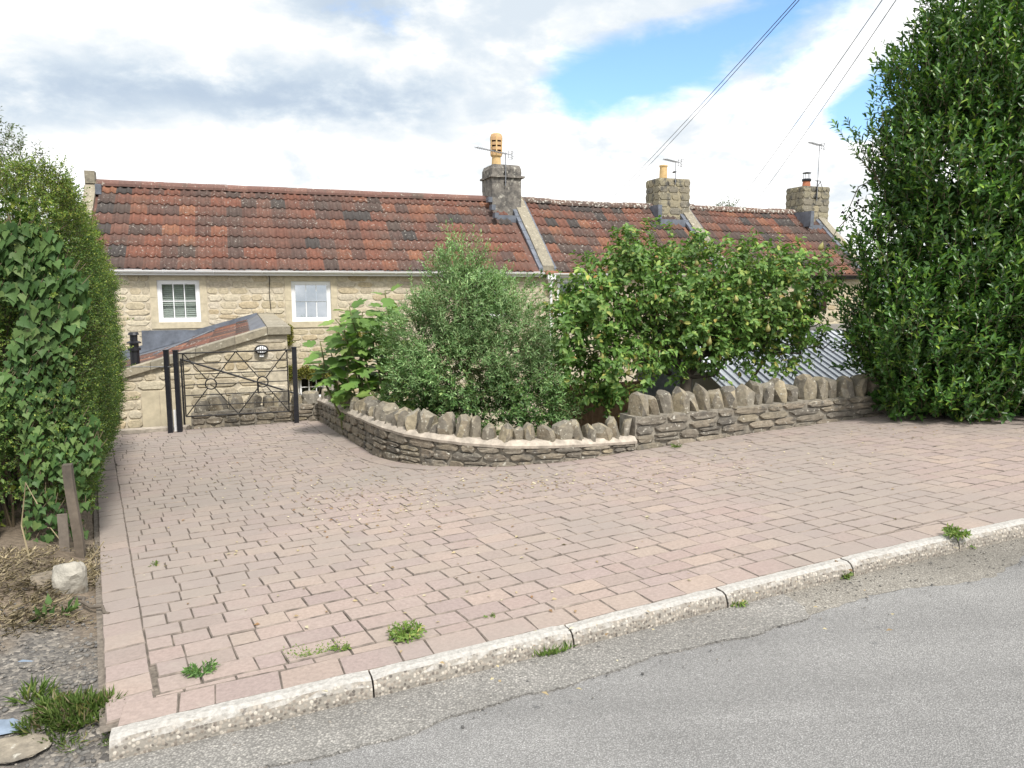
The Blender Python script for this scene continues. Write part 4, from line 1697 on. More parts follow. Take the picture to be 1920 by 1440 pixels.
mb.add([(.3, -AF - .05, azroof(.3) + .01), (3.15, -AF - .05, azroof(3.1) + .01), (3.15, -AF - .05, azroof(3.1) + .16), (1.9, -AF - .05, azroof(1.9) + .16), (1.72, -AF - .05, azroof(1.9) + .17), (.9, -AF - .05, azroof(1.9) + .17), (.9, -AF - .05, azroof(.9) + .16), (.3, -AF - .05, azroof(.3) + .16)], [(0, 1, 2, 3, 4, 5, 6, 7)])
mb.build('lead_flashing', m_lead, aroot)
mb = MB(); mb.add([(2.93, .37, azroof(2.93) + .06), (3.16, .37, .99 - G), (3.16, -AF - .06, .99 - G), (2.93, -AF - .06, azroof(2.93) + .06)], [(0, 1, 2, 3)]); mb.build('lead_flashing', m_lead, aroot)
# black flue pot on the gable's left shoulder
fx = -1.53 - AS0
mb = MB()
mb.lathe([(.062, 0), (.062, .30), (.085, .305), (.085, .34), (.06, .345), (.06, .40), (.095, .405), (.095, .42), (.05, .44), (.05, .52), (.075, .525), (.06, .56)], 12)
fl = mb.build('flue_pot', m_black, aroot, (fx, .5, azroof(fx) + .02))

# oval bulkhead lamp on the gable
lp = empty('wall_lamp', hw(.17, AF - .03, .69), PHI)
setp(lp, 'small oval bulkhead lamp fixed on the gable of the annexe', 'lamp')
def oval(mb, rx, rz, y0, y1, n=18, inner=0.0):
    V = []
    for (k, y) in ((1.0, y0), (1.0, y1), (.8, y1 - .006)):
        for i in range(n):
            a = 2 * math.pi * i / n
            V.append((rx * k * math.cos(a), y, rz * k * math.sin(a)))
    F = []
    for q in range(2):
        for i in range(n):
            i2 = (i + 1) % n
            F.append((q * n + i, q * n + i2, (q + 1) * n + i2, (q + 1) * n + i))
    F.append(tuple(2 * n + i for i in range(n)))
    mb.add(V, F)
mb = MB(); oval(mb, .095, .068, .01, -.05); mb.build('casing', m_iron, lp)
mb = MB(); oval(mb, .072, .048, -.045, -.07); mb.build('lens', m_pvc, lp)
mb = MB()
for k in (-1, 0, 1): mb.box((k * .03 - .004, -.078, -.05), (k * .03 + .004, -.058, .05))
mb.box((-.075, -.0785, -.004), (.075, -.0575, .004)); mb.build('guard', m_iron, lp)
mb = MB(); mb.box((-.03, -.04, -.105), (.03, .01, -.066)); mb.build('base', m_pvc, lp)


# ------------------------------------------------------------------ garden walls
def coping_mesh(seed):
    """upright rubble coping stone: unit width (x), depth (y), height (z from 0), faceted by a few random breaks"""
    r = random.Random(seed)
    bm = bmesh.new()
    bmesh.ops.create_icosphere(bm, subdivisions=2, radius=1)
    cuts = []
    for _ in range(7):
        a = r.uniform(0, 6.28)
        cuts.append((Vector((math.cos(a), math.sin(a), r.uniform(-.3, .4))).normalized(), r.uniform(.62, .95)))
    for _ in range(2):
        a = r.uniform(0, 6.28)
        cuts.append((Vector((math.cos(a) * .45, math.sin(a) * .3, 1)).normalized(), r.uniform(.62, .85)))
    lean = r.uniform(-.22, .22)
    for v in bm.verts:
        c = v.co.copy()
        m = (abs(c.x) ** 5 + abs(c.y) ** 5 + abs(c.z) ** 4) ** (-1 / 5)
        c *= m
        for n_, k in cuts:
            e = c.dot(n_) - k
            if e > 0:
                c -= n_ * e * .92
        if c.z > 0:
            c.x *= 1 - .07 * c.z; c.y *= 1 - .12 * c.z
        c += Vector((r.gauss(0, .02), r.gauss(0, .02), r.gauss(0, .02)))
        z = (c.z + .75) / 1.6
        v.co = Vector((c.x * .5 + lean * max(0, z) ** 2, c.y * .5, max(0, z)))
    me = bpy.data.meshes.new('coping_stone')
    bm.to_mesh(me); bm.free()
    me.materials.append(m_coping)
    me.polygons.foreach_set('use_smooth', [True] * len(me.polygons))
    me.set_sharp_from_angle(angle=R(13))
    return me


COPE = [coping_mesh(500 + i) for i in range(16)]


def garden_wall(name, label, path, s0, s1, zt, thick, cope_h, cope_w, seed, ledge=False, ncourse=3, cope=True, lens=(.13, .34)):
    """rubble wall along path between s0 and s1; zt(s) = level of the top of the body"""
    r = random.Random(seed)
    p0 = path.pt((s0 + s1) / 2)
    root = empty(name, (p0.x, p0.y, G))
    setp(root, label, 'wall')
    base = Vector((p0.x, p0.y, G))
    # core
    n = max(3, int((s1 - s0) / .1))
    V, F = [], []
    for i in range(n + 1):
        s = s0 + (s1 - s0) * i / n
        p, t = path.pt(s), path.tan(s)
        nin = Vector((-t.y, t.x))
        z = zt(s)
        for w, zz in ((.018, G), (.018, z), (thick, z), (thick, G)):
            q = p + nin * w
            V.append(Vector((q.x, q.y, zz)) - base)
    for i in range(n):
        for j in range(3):
            F.append((i * 4 + j, (i + 1) * 4 + j, (i + 1) * 4 + j + 1, i * 4 + j + 1))
    F += [(3, 2, 1, 0), (4 * n, 4 * n + 1, 4 * n + 2, 4 * n + 3)]
    mb = MB(); mb.add(V, F)
    me = mb.mesh('body', m_wmortar)
    bm = bmesh.new(); bm.from_mesh(me); bmesh.ops.recalc_face_normals(bm, faces=bm.faces); bm.to_mesh(me); bm.free()
    body = inst('body', me, root)
    # stones of the face
    hs = [r.uniform(.8, 1.25) for _ in range(ncourse)]
    tot = sum(hs)
    acc = 0
    for c in range(ncourse):
        f0, f1 = acc / tot, (acc + hs[c]) / tot
        acc += hs[c]
        s = s0 + .004
        while s < s1 - .02:
            L = min(r.uniform(*lens), s1 - s)
            if s1 - s - L < .07: L = s1 - s
            sm = s + L / 2
            p, t = path.pt(sm), path.tan(sm, L / 2)
            zb = zdrive(p.x, p.y) - .03
            h = zt(sm) - (.02 if ledge else 0) - zb
            za, zc = zb + h * f0, zb + h * f1
            nin = Vector((-t.y, t.x))
            q = p + nin * (.032 + r.uniform(-.006, .007))
            m_ = wall_stones[r.randrange(len(wall_stones))]
            # now and then two thin stones in place of one
            parts = [(za, zc)]
            if r.random() < .22 and zc - za > .08:
                zm = za + (zc - za) * r.uniform(.4, .6)
                parts = [(za, zm), (zm, zc)]
            slope = math.atan2(zt(s + L) - zt(s), L) * (f0 + f1) / 2
            for (a_, b_) in parts:
                inst('stone', wall_stones[r.randrange(len(wall_stones))], body, Vector((q.x, q.y, (a_ + b_) / 2)) - base,
                     (0, -slope + r.gauss(0, .012), math.atan2(t.y, t.x) + r.gauss(0, .02)), ((L - .007) * r.choice((1, -1)), .085, max(.02, b_ - a_ - .006)))
            s += L
    if ledge:
        V, F = [], []
        for i in range(n + 1):
            s = s0 + (s1 - s0) * i / n
            p, t = path.pt(s), path.tan(s)
            nin = Vector((-t.y, t.x))
            z = zt(s)
            j = r.uniform(-.008, .008)
            for w, zz in ((-.016 + j, z - .028), (-.020 + j, z - .004), (.02, z + .030 + r.uniform(0, .012)), (thick * .9, z + .03), (thick * .9, z - .028)):
                q = p + nin * w
                V.append(Vector((q.x, q.y, zz)) - base)
        for i in range(n):
            for j in range(4):
                F.append((i * 5 + j, (i + 1) * 5 + j, (i + 1) * 5 + j + 1, i * 5 + j + 1))
        F += [(4, 3, 2, 1, 0), tuple(5 * n + k for k in range(5))]
        mb = MB(); mb.add(V, F)
        me = mb.mesh('mortar_ledge', m_ledge)
        bm = bmesh.new(); bm.from_mesh(me); bmesh.ops.recalc_face_normals(bm, faces=bm.faces); bm.to_mesh(me); bm.free()
        inst('mortar_ledge', me, root)
    if cope:
        s = s0 + .02
        while s < s1 - .05:
            w = min(r.uniform(*cope_w), s1 - s)
            sm = s + w / 2
            p, t = path.pt(sm), path.tan(sm)
            nin = Vector((-t.y, t.x))
            q = p + nin * (thick * .5 + r.uniform(-.015, .005))
            hgt = r.uniform(*cope_h) * (1.0 if w > .1 else .85)
            o = inst('coping_stone', COPE[r.randrange(len(COPE))], root, Vector((q.x, q.y, zt(sm) - .03)) - base,
                     (r.gauss(0, .03), r.gauss(0, .11), math.atan2(t.y, t.x) + r.gauss(0, .14) + (math.pi if r.random() < .5 else 0)), (w * 1.05, thick * r.uniform(.85, 1.0), hgt))
            s += w * 1.03
    return root


def lin(pts):
    def f(s):
        if s <= pts[0][0]: return pts[0][1]
        for (a, b), (c, d) in zip(pts, pts[1:]):
            if s <= c: return b + (d - b) * (s - a) / (c - a)
        return pts[-1][1]
    return f


SB = wall_path.l[11]                   # where the wall steps up
zt1 = lin([(0, .07), (wall_path.l[2], .16), (wall_path.l[4], .245), (wall_path.l[6], .225), (wall_path.l[8], .195), (wall_path.l[9], .185), (SB, .15)])
garden_wall('garden_wall', 'low curved rubble wall with upright coping stones round the olive shrub', wall_path, 0, SB, zt1, .26, (.18, .26), (.09, .18), 41, ledge=True, ncourse=3)
zt2 = lin([(SB, .365), (wall_path.l[12], .372), (wall_path.l[13], .385), (wall_path.l[14], .385), (wall_path.len, .39)])
garden_wall('garden_wall', 'higher rubble wall with broad coping stones under the pear tree', wall_path, SB + .004, wall_path.len, zt2, .28, (.21, .29), (.11, .25), 47, ncourse=4, lens=(.18, .46))
gate_path = Path([(-4.235, 9.70), (-3.4, 9.87), (-2.60, 10.03)])
zt3 = lin([(0, -.075), (1.7, .02)])
garden_wall('garden_wall', 'short low rubble wall close behind the metal gate', gate_path, 0, gate_path.len, zt3, .26, (.17, .26), (.14, .24), 53, ncourse=3)

# pale edging beside the gate and white board between the posts
mb = MB()
e0, e1 = Vector((-5.75, 9.55)), Vector((-4.30, 9.70))
et = (e1 - e0).normalized(); en = Vector((-et.y, et.x))
V = []
for q in (e0, e1):
    for w, z in ((0, -.2), (0, .035), (.16, .04), (.16, -.2)):
        a_ = q + en * w
        V.append((a_.x, a_.y, zdrive(a_.x, a_.y) + z))
mb.add(V, [(0, 4, 5, 1), (1, 5, 6, 2), (2, 6, 7, 3), (0, 1, 2, 3), (7, 6, 5, 4)])
setp(mb.build('edging_strip', m_ledge), 'pale stone edging strip beside the black gate posts', 'edging')


# ------------------------------------------------------------------ gate
gp0, gp1 = Vector((-4.41, 9.49)), Vector((-2.868, 9.803))
gd = (gp1 - gp0).normalized()
garz = math.atan2(gd.y, gd.x)
def gpost(q, ztop, w, label):
    z = zdrive(q.x, q.y)
    root = empty('gate_post', (q.x, q.y, z - .15), garz)
    setp(root, label, 'post', 'black square gate posts')
    h = ztop - z + .15
    mb = MB(); mb.box((-w / 2, -w / 2, 0), (w / 2, w / 2, h)); mb.build('shaft', m_black, root)
    mb = MB(); mb.box((-w / 2 - .004, -w / 2 - .004, h), (w / 2 + .004, w / 2 + .004, h + .012)); mb.build('cap', m_black, root)
    return root
gpost(gp0, .775, .058, 'black square post standing alone beside the gate\'s hinge post')
gpost(gp0 + gd * .112, .77, .058, 'black square post on which the gate is hinged')
gpost(gp1, .785, .058, 'black square latch post by the curved stone wall')
groot = empty('metal_gate', (gp0.x + gd.x * .14, gp0.y + gd.y * .14, zdrive(gp0.x, gp0.y)), garz)
setp(groot, 'black iron field gate with crossed bars and two rings', 'gate')
gz = -groot.location.z
GL = 1.40
def gpt(x, z): return (x, 0, z + gz)
zb0, zt0 = -.085, .735
dz_ = .025                              # the gate leans up a little to the latch side
def gy(k, x): return zb0 + (zt0 - zb0) * k + dz_ * x / GL
xl, xr = .055, GL - .06
for k in range(7):
    kk = k / 6
    mb = MB(); mb.tube([gpt(0.0 if k in (6,) else xl, gy(kk, 0)), gpt(GL - .01 if k == 6 else xr, gy(kk, GL))], .007 if k not in (0, 6) else .010, 6); mb.build('rail', m_iron, groot)
for x in (xl, xr):
    mb = MB(); mb.tube([gpt(x, gy(0, x)), gpt(x, gy(1, x))], .009, 6); mb.build('stile', m_iron, groot)
xm = (xl + xr) / 2
for (xa, xb) in ((xl, xm), (xm, xr)):
    cxx = (xa + xb) / 2
    cz = gy(.5, cxx)
    rr = .068
    mb = MB()
    ring = [(cxx + rr * math.cos(2 * math.pi * i / 24), .012, cz + rr * math.sin(2 * math.pi * i / 24) + gz) for i in range(25)]
    mb.tube(ring, .009, 6, cap=False); mb.build('ring', m_iron, groot)
    for (x1, k1) in ((xa, 0), (xa, 1), (xb, 0), (xb, 1)):
        d = Vector((x1 - cxx, gy(k1, x1) - cz))
        a_ = Vector((cxx, cz)) + d.normalized() * rr
        mb = MB(); mb.tube([(a_.x, .014, a_.y + gz), (x1, .014, gy(k1, x1) + gz)], .007, 6); mb.build('cross_bar', m_iron, groot)
# handrail of the steps that go down behind the gate wall
hr = empty('handrail', (-3.75, 10.15, G), R(12))
setp(hr, 'thin black handrail sloping down the steps behind the gate', 'handrail')
mb = MB(); mb.tube([(-.73, 0, .62 - G), (.85, .05, .06 - G)], .014, 6); mb.build('rail', m_iron, hr)
mb = MB(); mb.tube([(.25, .02, 0), (.25, .02, .27 - G)], .013, 6); mb.build('post', m_iron, hr)
mb = MB(); mb.tube([(-.72, 0, 0), (-.72, 0, .61 - G)], .013, 6); mb.build('post', m_iron, hr)
# washing-line wire
mb = MB(); mb.tube([at(200, 688, 9.9), at(320, 688, 9.45)], .006, 5)
setp(mb.build('wire', m_zinc), 'thin wire stretched from the hedge to the gate post', 'wire')
mb = MB()
wb = gp0 + gd * .056
mb.box((-.025, .06, 0), (.025, .085, .31), None)
setp(mb.build('white_board', m_pvc, None, (wb.x, wb.y, zdrive(wb.x, wb.y) - .03), (0, 0, garz)), 'short white board showing between the two black posts', 'board')


# ------------------------------------------------------------------ foliage tools
def nrm(a):
    return a / np.maximum(1e-9, np.linalg.norm(a, axis=-1, keepdims=True))


def vnoise(P, scale, seed):
    """cheap smooth noise from sums of sines, about -1..1"""
    g = np.random.default_rng(seed)
    out = np.zeros(len(P))
    for k in range(6):
        w = g.normal(size=3) * scale * (1 + .5 * k)
        out += np.sin(P @ w + g.uniform(0, 6.28)) / (1 + .35 * k)
    return out / 2.4


def leaves(P, D, N, L, W, shape='kite', fold=.18, curl=.12):
    """leaf faces at P growing along D with upper side N; returns verts, faces"""
    n = len(P)
    D = nrm(D)
    S = nrm(np.cross(D, N))
    N = np.cross(S, D)
    L = L[:, None]; W = W[:, None]
    if shape == 'kite':
        base = P
        tip = P + D * L - N * L * curl
        mid = P + D * L * .45
        l = mid + S * W * .5 + N * W * fold
        r = mid - S * W * .5 + N * W * fold
        V = np.stack([base, r, tip, l], 1).reshape(-1, 3)
        F = np.stack([np.arange(n) * 4 + k for k in (0, 1, 2)], 1)
        F2 = np.stack([np.arange(n) * 4 + k for k in (0, 2, 3)], 1)
        return V, np.concatenate([F, F2])
    # 'oval': seven points, six faces, folded along the midrib and arched
    base = P
    c = P + D * L * .52 - N * W * fold * .6
    tip = P + D * L - N * L * curl
    l1 = P + D * L * .27 + S * W * .42 + N * W * fold
    l2 = P + D * L * .66 + S * W * .40 + N * W * fold - N * L * curl * .35
    r1 = P + D * L * .27 - S * W * .42 + N * W * fold
    r2 = P + D * L * .66 - S * W * .40 + N * W * fold - N * L * curl * .35
    V = np.stack([base, c, tip, l1, l2, r1, r2], 1).reshape(-1, 3)
    tri = [(0, 1, 3), (3, 1, 4), (4, 1, 2), (0, 5, 1), (5, 6, 1), (6, 2, 1)]
    b = np.arange(n) * 7
    F = np.concatenate([np.stack([b + i for i in t], 1) for t in tri])
    return V, F


def shoots(B, A, Ls, k, L, W, spread=.9, jit=.25, shape='kite', up=.35, droop=0.0, g=None, fold=.18, curl=.12, bend=.0):
    """k leaves in a spiral along each shoot that starts at B and grows along A for Ls"""
    g = g or rng
    n = len(B)
    A = nrm(A)
    ref = nrm(g.normal(size=(n, 3)))
    U = nrm(np.cross(A, ref))
    Wv = np.cross(A, U)
    PP, DD, NN, LL, WW = [], [], [], [], []
    ph0 = g.uniform(0, 6.28, n)
    for j in range(k):
        f = (j + .6) / k
        ph = ph0 + j * 2.4
        rad = U * np.cos(ph)[:, None] + Wv * np.sin(ph)[:, None]
        th = spread * (1.15 - .55 * f)
        d = A * math.cos(th) + rad * math.sin(th) + g.normal(size=(n, 3)) * jit * .6
        d[:, 2] -= droop
        nn = A * .75 - rad * .45 + g.normal(size=(n, 3)) * jit
        nn[:, 2] += up
        p = B + A * (Ls * f)[:, None]
        p[:, 2] += bend * (Ls * f * f)
        s = g.uniform(.7, 1.15, n) * (1.0 - .25 * abs(f - .5))
        PP.append(p); DD.append(d); NN.append(nn); LL.append(L * s); WW.append(W * s)
    return leaves(np.concatenate(PP), np.concatenate(DD), nrm(np.concatenate(NN)), np.concatenate(LL), np.concatenate(WW), shape, fold, curl)


def twigs(B, A, Ls, r0, bend=0.0):
    """three-sided tapering stems"""
    n = len(B)
    A = nrm(A)
    U = nrm(np.cross(A, np.array([.31, .52, .79])))
    W = np.cross(A, U)
    V, = [[]]
    tip = B + A * Ls[:, None]
    tip[:, 2] += bend * Ls
    for q in range(3):
        a = 2 * math.pi * q / 3
        V.append(B + (U * math.cos(a) + W * math.sin(a)) * r0)
    V.append(tip)
    V = np.stack(V, 1).reshape(-1, 3)
    b = np.arange(n) * 4
    F = np.concatenate([np.stack([b + i, b + (i + 1) % 3, b + 3], 1) for i in range(3)])
    return V, F


def blob_points(blobs, n, g, inner=.78, outer=1.03, gaps=0.0, gscale=3.0, seed=3, power=1.0):
    """points in the outer shell of a union of ellipsoids, with outward directions"""
    C = np.array([b[0] for b in blobs]); Rr = np.array([b[1] for b in blobs])
    w = (Rr[:, 0] * Rr[:, 1] + Rr[:, 1] * Rr[:, 2] + Rr[:, 0] * Rr[:, 2])
    w = w / w.sum()
    P, Q = [], []
    have = 0
    while have < n:
        m = int((n - have) * 1.8) + 200
        k = g.choice(len(blobs), size=m, p=w)
        d = nrm(g.normal(size=(m, 3)))
        f = inner + (outer - inner) * g.uniform(0, 1, m) ** power
        p = C[k] + d * Rr[k] * f[:, None]
        keep = np.ones(m, bool)
        for j in range(len(blobs)):
            q = (p - C[j]) / Rr[j]
            keep &= (np.linalg.norm(q, axis=1) > inner * .93) | (k == j)
        if gaps > 0:
            keep &= vnoise(p, gscale, seed) > (-1 + 2 * gaps) * g.uniform(.6, 1.2, m)
        nn = nrm(d / Rr[k])
        P.append(p[keep]); Q.append(nn[keep]); have += keep.sum()
    return np.concatenate(P)[:n], np.concatenate(Q)[:n]


def lumps(P, Q, amt, scale, seed):
    return P + Q * (vnoise(P, scale, seed) * amt)[:, None]


def px_blob(u, v, Y, ru, ry, rv):
    """ellipsoid whose middle is seen at u, v at distance Y; half sizes in metres"""
    return (np.array(at(u, v, Y)), np.array([ru, ry, rv]))


def limb(mb, a, b, r0, r1, r, n=6, wob=.06, sag=0):
    a, b = Vector(a), Vector(b)
    pts, rad = [], []
    L = (b - a).length
    for i in range(n + 1):
        k = i / n
        p = a.lerp(b, k) + Vector((r.gauss(0, wob), r.gauss(0, wob), r.gauss(0, wob))) * L * (0 < i < n)
        p.z += sag * math.sin(k * math.pi)
        pts.append(p); rad.append(r0 + (r1 - r0) * k)
    mb.tube(pts, rad, 7)
    return pts


def plant(name, label, cat, base, group=None):
    root = empty(name, base)
    setp(root, label, cat, group)
    return root


def foliage(part, parent, VF, mat, smooth=True):
    """list of (verts, faces) joined into one part of the plant, in its own axes"""
    b = np.array(parent.location)
    Vs, Fs, k = [], [], 0
    for V, F in VF:
        Vs.append(V - b); Fs.append(F + k); k += len(V)
    return inst(part, np_mesh(part, np.concatenate(Vs), np.concatenate(Fs), mat, smooth), parent)


def local_mb(mb, parent):
    b = Vector(parent.location)
    mb.v = [tuple(Vector(v) - b) for v in mb.v]
    return mb


# ------------------------------------------------------------------ big laurel on the right
def build_laurel():
    g = np.random.default_rng(71)
    r = random.Random(71)
    base = Vector((4.75, 8.35, zdrive(4.75, 8.35) - .1))
    root = plant('laurel_tree', 'tall dense dark green laurel standing at the end of the stone wall', 'tree', base)
    B = [px_blob(1765, 700, 8.15, .86, .75, .55), px_blob(1730, 610, 8.1, .74, .8, .75), px_blob(1900, 690, 8.1, .95, .85, .65), px_blob(1895, 560, 8.2, 1.0, .95, .9),
         px_blob(1800, 470, 8.2, .92, .85, .95), px_blob(1812, 320, 8.3, .95, .85, .95), px_blob(1835, 190, 8.45, .90, .85, .85), px_blob(1870, 70, 8.55, .82, .8, .75),
         px_blob(2040, 620, 8.3, 1.0, 1.0, 1.2), px_blob(2030, 300, 8.6, 1.05, 1.0, 1.4), px_blob(2000, 60, 8.9, .9, .9, 1.0), px_blob(1880, 770, 7.75, .75, .4, .28), px_blob(1730, 770, 7.95, .65, .35, .25)]
    P, Q = blob_points(B, 8600, g, .66, 1.0, .16, 3.0, 5, power=.6)
    P = lumps(P, Q, .20, 3.6, 9)
    keep = (P[:, 2] > zdrive(4.5, 8) + .02)
    P, Q = P[keep], Q[keep]
    n = len(P)
    A = Q * .45 + np.array([0, 0, .85]) + g.normal(size=(n, 3)) * .28
    Ls = g.uniform(.12, .42, n)
    sm = g.uniform(0, 1, n) < .4
    VF = [shoots(P[sm], A[sm], Ls[sm], 11, .070, .030, .95, .28, 'oval', .35, 0, g), shoots(P[~sm], A[~sm], Ls[~sm], 12, .088, .038, .9, .25, 'oval', .35, 0, g, curl=.05)]
    stem = [twigs(P, A, Ls, .004)]
    # long upright leaders that break the outline
    tips = [(1690, 95, 8.4), (1652, 165, 8.3), (1700, 150, 8.4), (1632, 200, 8.3), (1760, 25, 8.5), (1655, 270, 8.3), (1735, 70, 8.5), (1800, 15, 8.5), (1640, 330, 8.2), (1620, 420, 8.2), (1720, 190, 8.4), (1850, -5, 8.6)]
    T = np.array([at(*t) for t in tips])
    m = 9
    for t in T:
        b0 = t + np.array([.14, .1, -.75])
        seg = np.linspace(0, 1, m)[:, None]
        pts = b0 + (t - b0) * seg + g.normal(size=(m, 3)) * .03
        a = np.tile(t - b0, (m, 1)) + g.normal(size=(m, 3)) * .12
        l = np.full(m, .13)
        VF.append(shoots(pts, a, l, 7, .085, .034, .85, .25, 'oval', .3, 0, g))
        stem.append(twigs(b0[None], (t - b0)[None], np.array([np.linalg.norm(t - b0)]), .009))
    # a side branch that reaches out to the left
    b0, t = np.array(at(1650, 345, 8.2)), np.array(at(1570, 240, 8.15))
    for s in range(3):
        tt = t + np.array([.0, 0, 0]) + np.array([[0, 0, 0], [.13, 0, .02], [.24, 0, -.08]])[s]
        seg = np.linspace(.25, 1, 10)[:, None]
        pts = b0 + (tt - b0) * seg
        a = np.tile(tt - b0, (10, 1)) + g.normal(size=(10, 3)) * .1
        VF.append(shoots(pts, a, np.full(10, .08), 4, .08, .03, .9, .25, 'oval', .2, 0, g))
        stem.append(twigs(b0[None], (tt - b0)[None], np.array([np.linalg.norm(tt - b0)]), .008))
    crown = foliage('crown', root, VF, lf_laurel)
    foliage('twigs', root, stem, m_twig)
    # darker inner mass of old leaves
    P2, Q2 = blob_points(B, 5200, g, .45, .80, 0, 2, 5)
    P2 = P2[P2[:, 2] > zdrive(4.5, 8) + .05]
    n = len(P2)
    VF = [shoots(P2, g.normal(size=(n, 3)), g.uniform(.1, .2, n), 7, .11, .055, 1.1, .4, 'kite', .3, 0, g)]
    foliage('inner_leaves', root, VF, lf_laurel)
    mb = MB()
    for k in range(5):
        a = base + Vector((r.uniform(-.35, .5), r.uniform(-.2, .3), 0))
        limb(mb, a, Vector(B[[4, 5, 3, 6, 9][k]][0]), .06, .02, r, wob=.03)
    local_mb(mb, root).build('trunk', m_bark, root, smooth=True)


build_laurel()


# ------------------------------------------------------------------ pear tree behind the higher wall
PEAR = bpy.data.meshes.new('pear')
_mb = MB(); _mb.lathe([(.001, -.052), (.022, -.046), (.033, -.028), (.034, -.012), (.026, .012), (.016, .03), (.011, .042), (.004, .048), (.003, .066)], 12)
PEAR = _mb.mesh('pear', m_fruit, True)


def build_pear():
    g = np.random.default_rng(83)
    r = random.Random(83)
    base = Vector((2.05, 8.55, G))
    root = plant('pear_tree', 'spreading pear tree with ripening pears behind the higher wall', 'tree', base)
    B = [px_blob(1075, 640, 8.1, .34, .38, .52), px_blob(1110, 560, 8.2, .36, .4, .38), px_blob(1180, 555, 8.4, .46, .5, .62), px_blob(1150, 690, 8.0, .42, .34, .32), px_blob(1275, 560, 8.6, .56, .6, .62),
         px_blob(1375, 555, 8.7, .56, .6, .58), px_blob(1462, 550, 8.8, .48, .55, .50), px_blob(1512, 615, 8.9, .2, .25, .2), px_blob(1300, 655, 8.4, .62, .42, .30), px_blob(1420, 635, 8.6, .55, .4, .28), px_blob(1140, 745, 7.95, .17, .15, .22),
         px_blob(1195, 480, 8.5, .2, .25, .2)]
    P, Q = blob_points(B, 3100, g, .40, 1.0, .36, 5.0, 6, power=.7)
    P = lumps(P, Q, .20, 5.0, 4)
    n = len(P)
    A = Q * .8 + np.array([0, 0, .35]) + g.normal(size=(n, 3)) * .5
    Ls = g.uniform(.06, .22, n)
    VF = [shoots(P, A, Ls, 6, .078, .046, 1.2, .4, 'oval', .45, .35, g, curl=.18)]
    st = [twigs(P, A, Ls, .003)]
    # upright water shoots along the top
    tops = [(1190, 440), (1165, 455), (1080, 500), (1240, 470), (1300, 455), (1345, 470), (1395, 455), (1440, 470), (1500, 460), (1540, 480), (1220, 450), (1580, 470), (1050, 520), (1110, 485), (1320, 460), (1462, 450)]
    for (u, v) in tops:
        t = np.array(at(u, v, 8.5 + .2 * r.random()))
        b0 = t + np.array([r.uniform(-.1, .1), 0, -.5])
        m = 7
        pts = b0 + (t - b0) * np.linspace(.2, 1, m)[:, None]
        VF.append(shoots(pts, np.tile(t - b0, (m, 1)), np.full(m, .07), 4, .072, .042, 1.1, .3, 'oval', .3, .25, g, curl=.18))
        st.append(twigs(b0[None], (t - b0)[None], np.array([np.linalg.norm(t - b0)]), .005))
    # arching sprays that reach out past the crown
    P3, Q3 = blob_points(B, 150, g, .85, 1.0, 0, 4, 6)
    for p3, q3 in zip(P3, Q3):
        d3 = q3 * .8 + np.array([0, -.15, .55]) + g.normal(size=3) * .25
        d3 /= np.linalg.norm(d3)
        L3 = g.uniform(.18, .42)
        m = 8
        f3 = np.linspace(.1, 1, m)[:, None]
        pts = p3 + d3 * L3 * f3 + np.array([0, 0, -.38 * L3]) * f3 ** 2
        VF.append(shoots(pts, np.tile(d3, (m, 1)), np.full(m, .05), 3, .075, .044, 1.15, .3, 'oval', .4, .4, g, curl=.2))
        st.append(twigs(p3[None], (pts[-1] - p3)[None], np.array([np.linalg.norm(pts[-1] - p3)]), .004))
    foliage('crown', root, VF, lf_pear)
    foliage('twigs', root, st, m_twig)
    mb = MB()
    fork = Vector((2.0, 8.5, .55))
    limb(mb, base, fork, .085, .07, r, wob=.02)
    for b, rr in zip(B[:9], (.028, .03, .035, .03, .045, .045, .04, .025, .03)):
        pts = limb(mb, fork if b[0][0] > 1.2 else fork + Vector((-.2, -.05, .05)), Vector(b[0]), rr, .012, r, wob=.045, sag=.08)
        for k in range(4):
            e = Vector(b[0]) + Vector((r.gauss(0, .25), r.gauss(0, .25), r.gauss(0, .25)))
            limb(mb, pts[3 + k % 3], e, .011, .004, r, 4, .05)
    # bare low limbs seen in front of the ribbed roof
    limb(mb, at(1385, 735, 8.7), at(1445, 665, 8.7), .022, .012, r, wob=.04); limb(mb, at(1445, 665, 8.7), at(1560, 640, 8.8), .012, .005, r, wob=.05)
    limb(mb, Vector((2.0, 8.5, .3)), at(1385, 735, 8.7), .03, .022, r, wob=.03)
    local_mb(mb, root).build('trunk', m_bark, root, smooth=True)
    b = Vector(root.location)
    for (u, v) in [(1305, 492), (1405, 528), (1380, 560), (1128, 668), (1135, 675), (1155, 700), (1178, 698), (1192, 672), (1498, 572), (1540, 462), (1440, 615), (1330, 640), (1225, 520)]:
        Y = 7.74 if u < 1200 else 8.08
        p = at(u, v, Y + r.uniform(-.02, .1))
        s = r.uniform(.7, .92)
        inst('pear', PEAR, root, p - b, (r.uniform(-.3, .3), r.uniform(-.3, .3), r.uniform(0, 6)), (s, s, s))


build_pear()


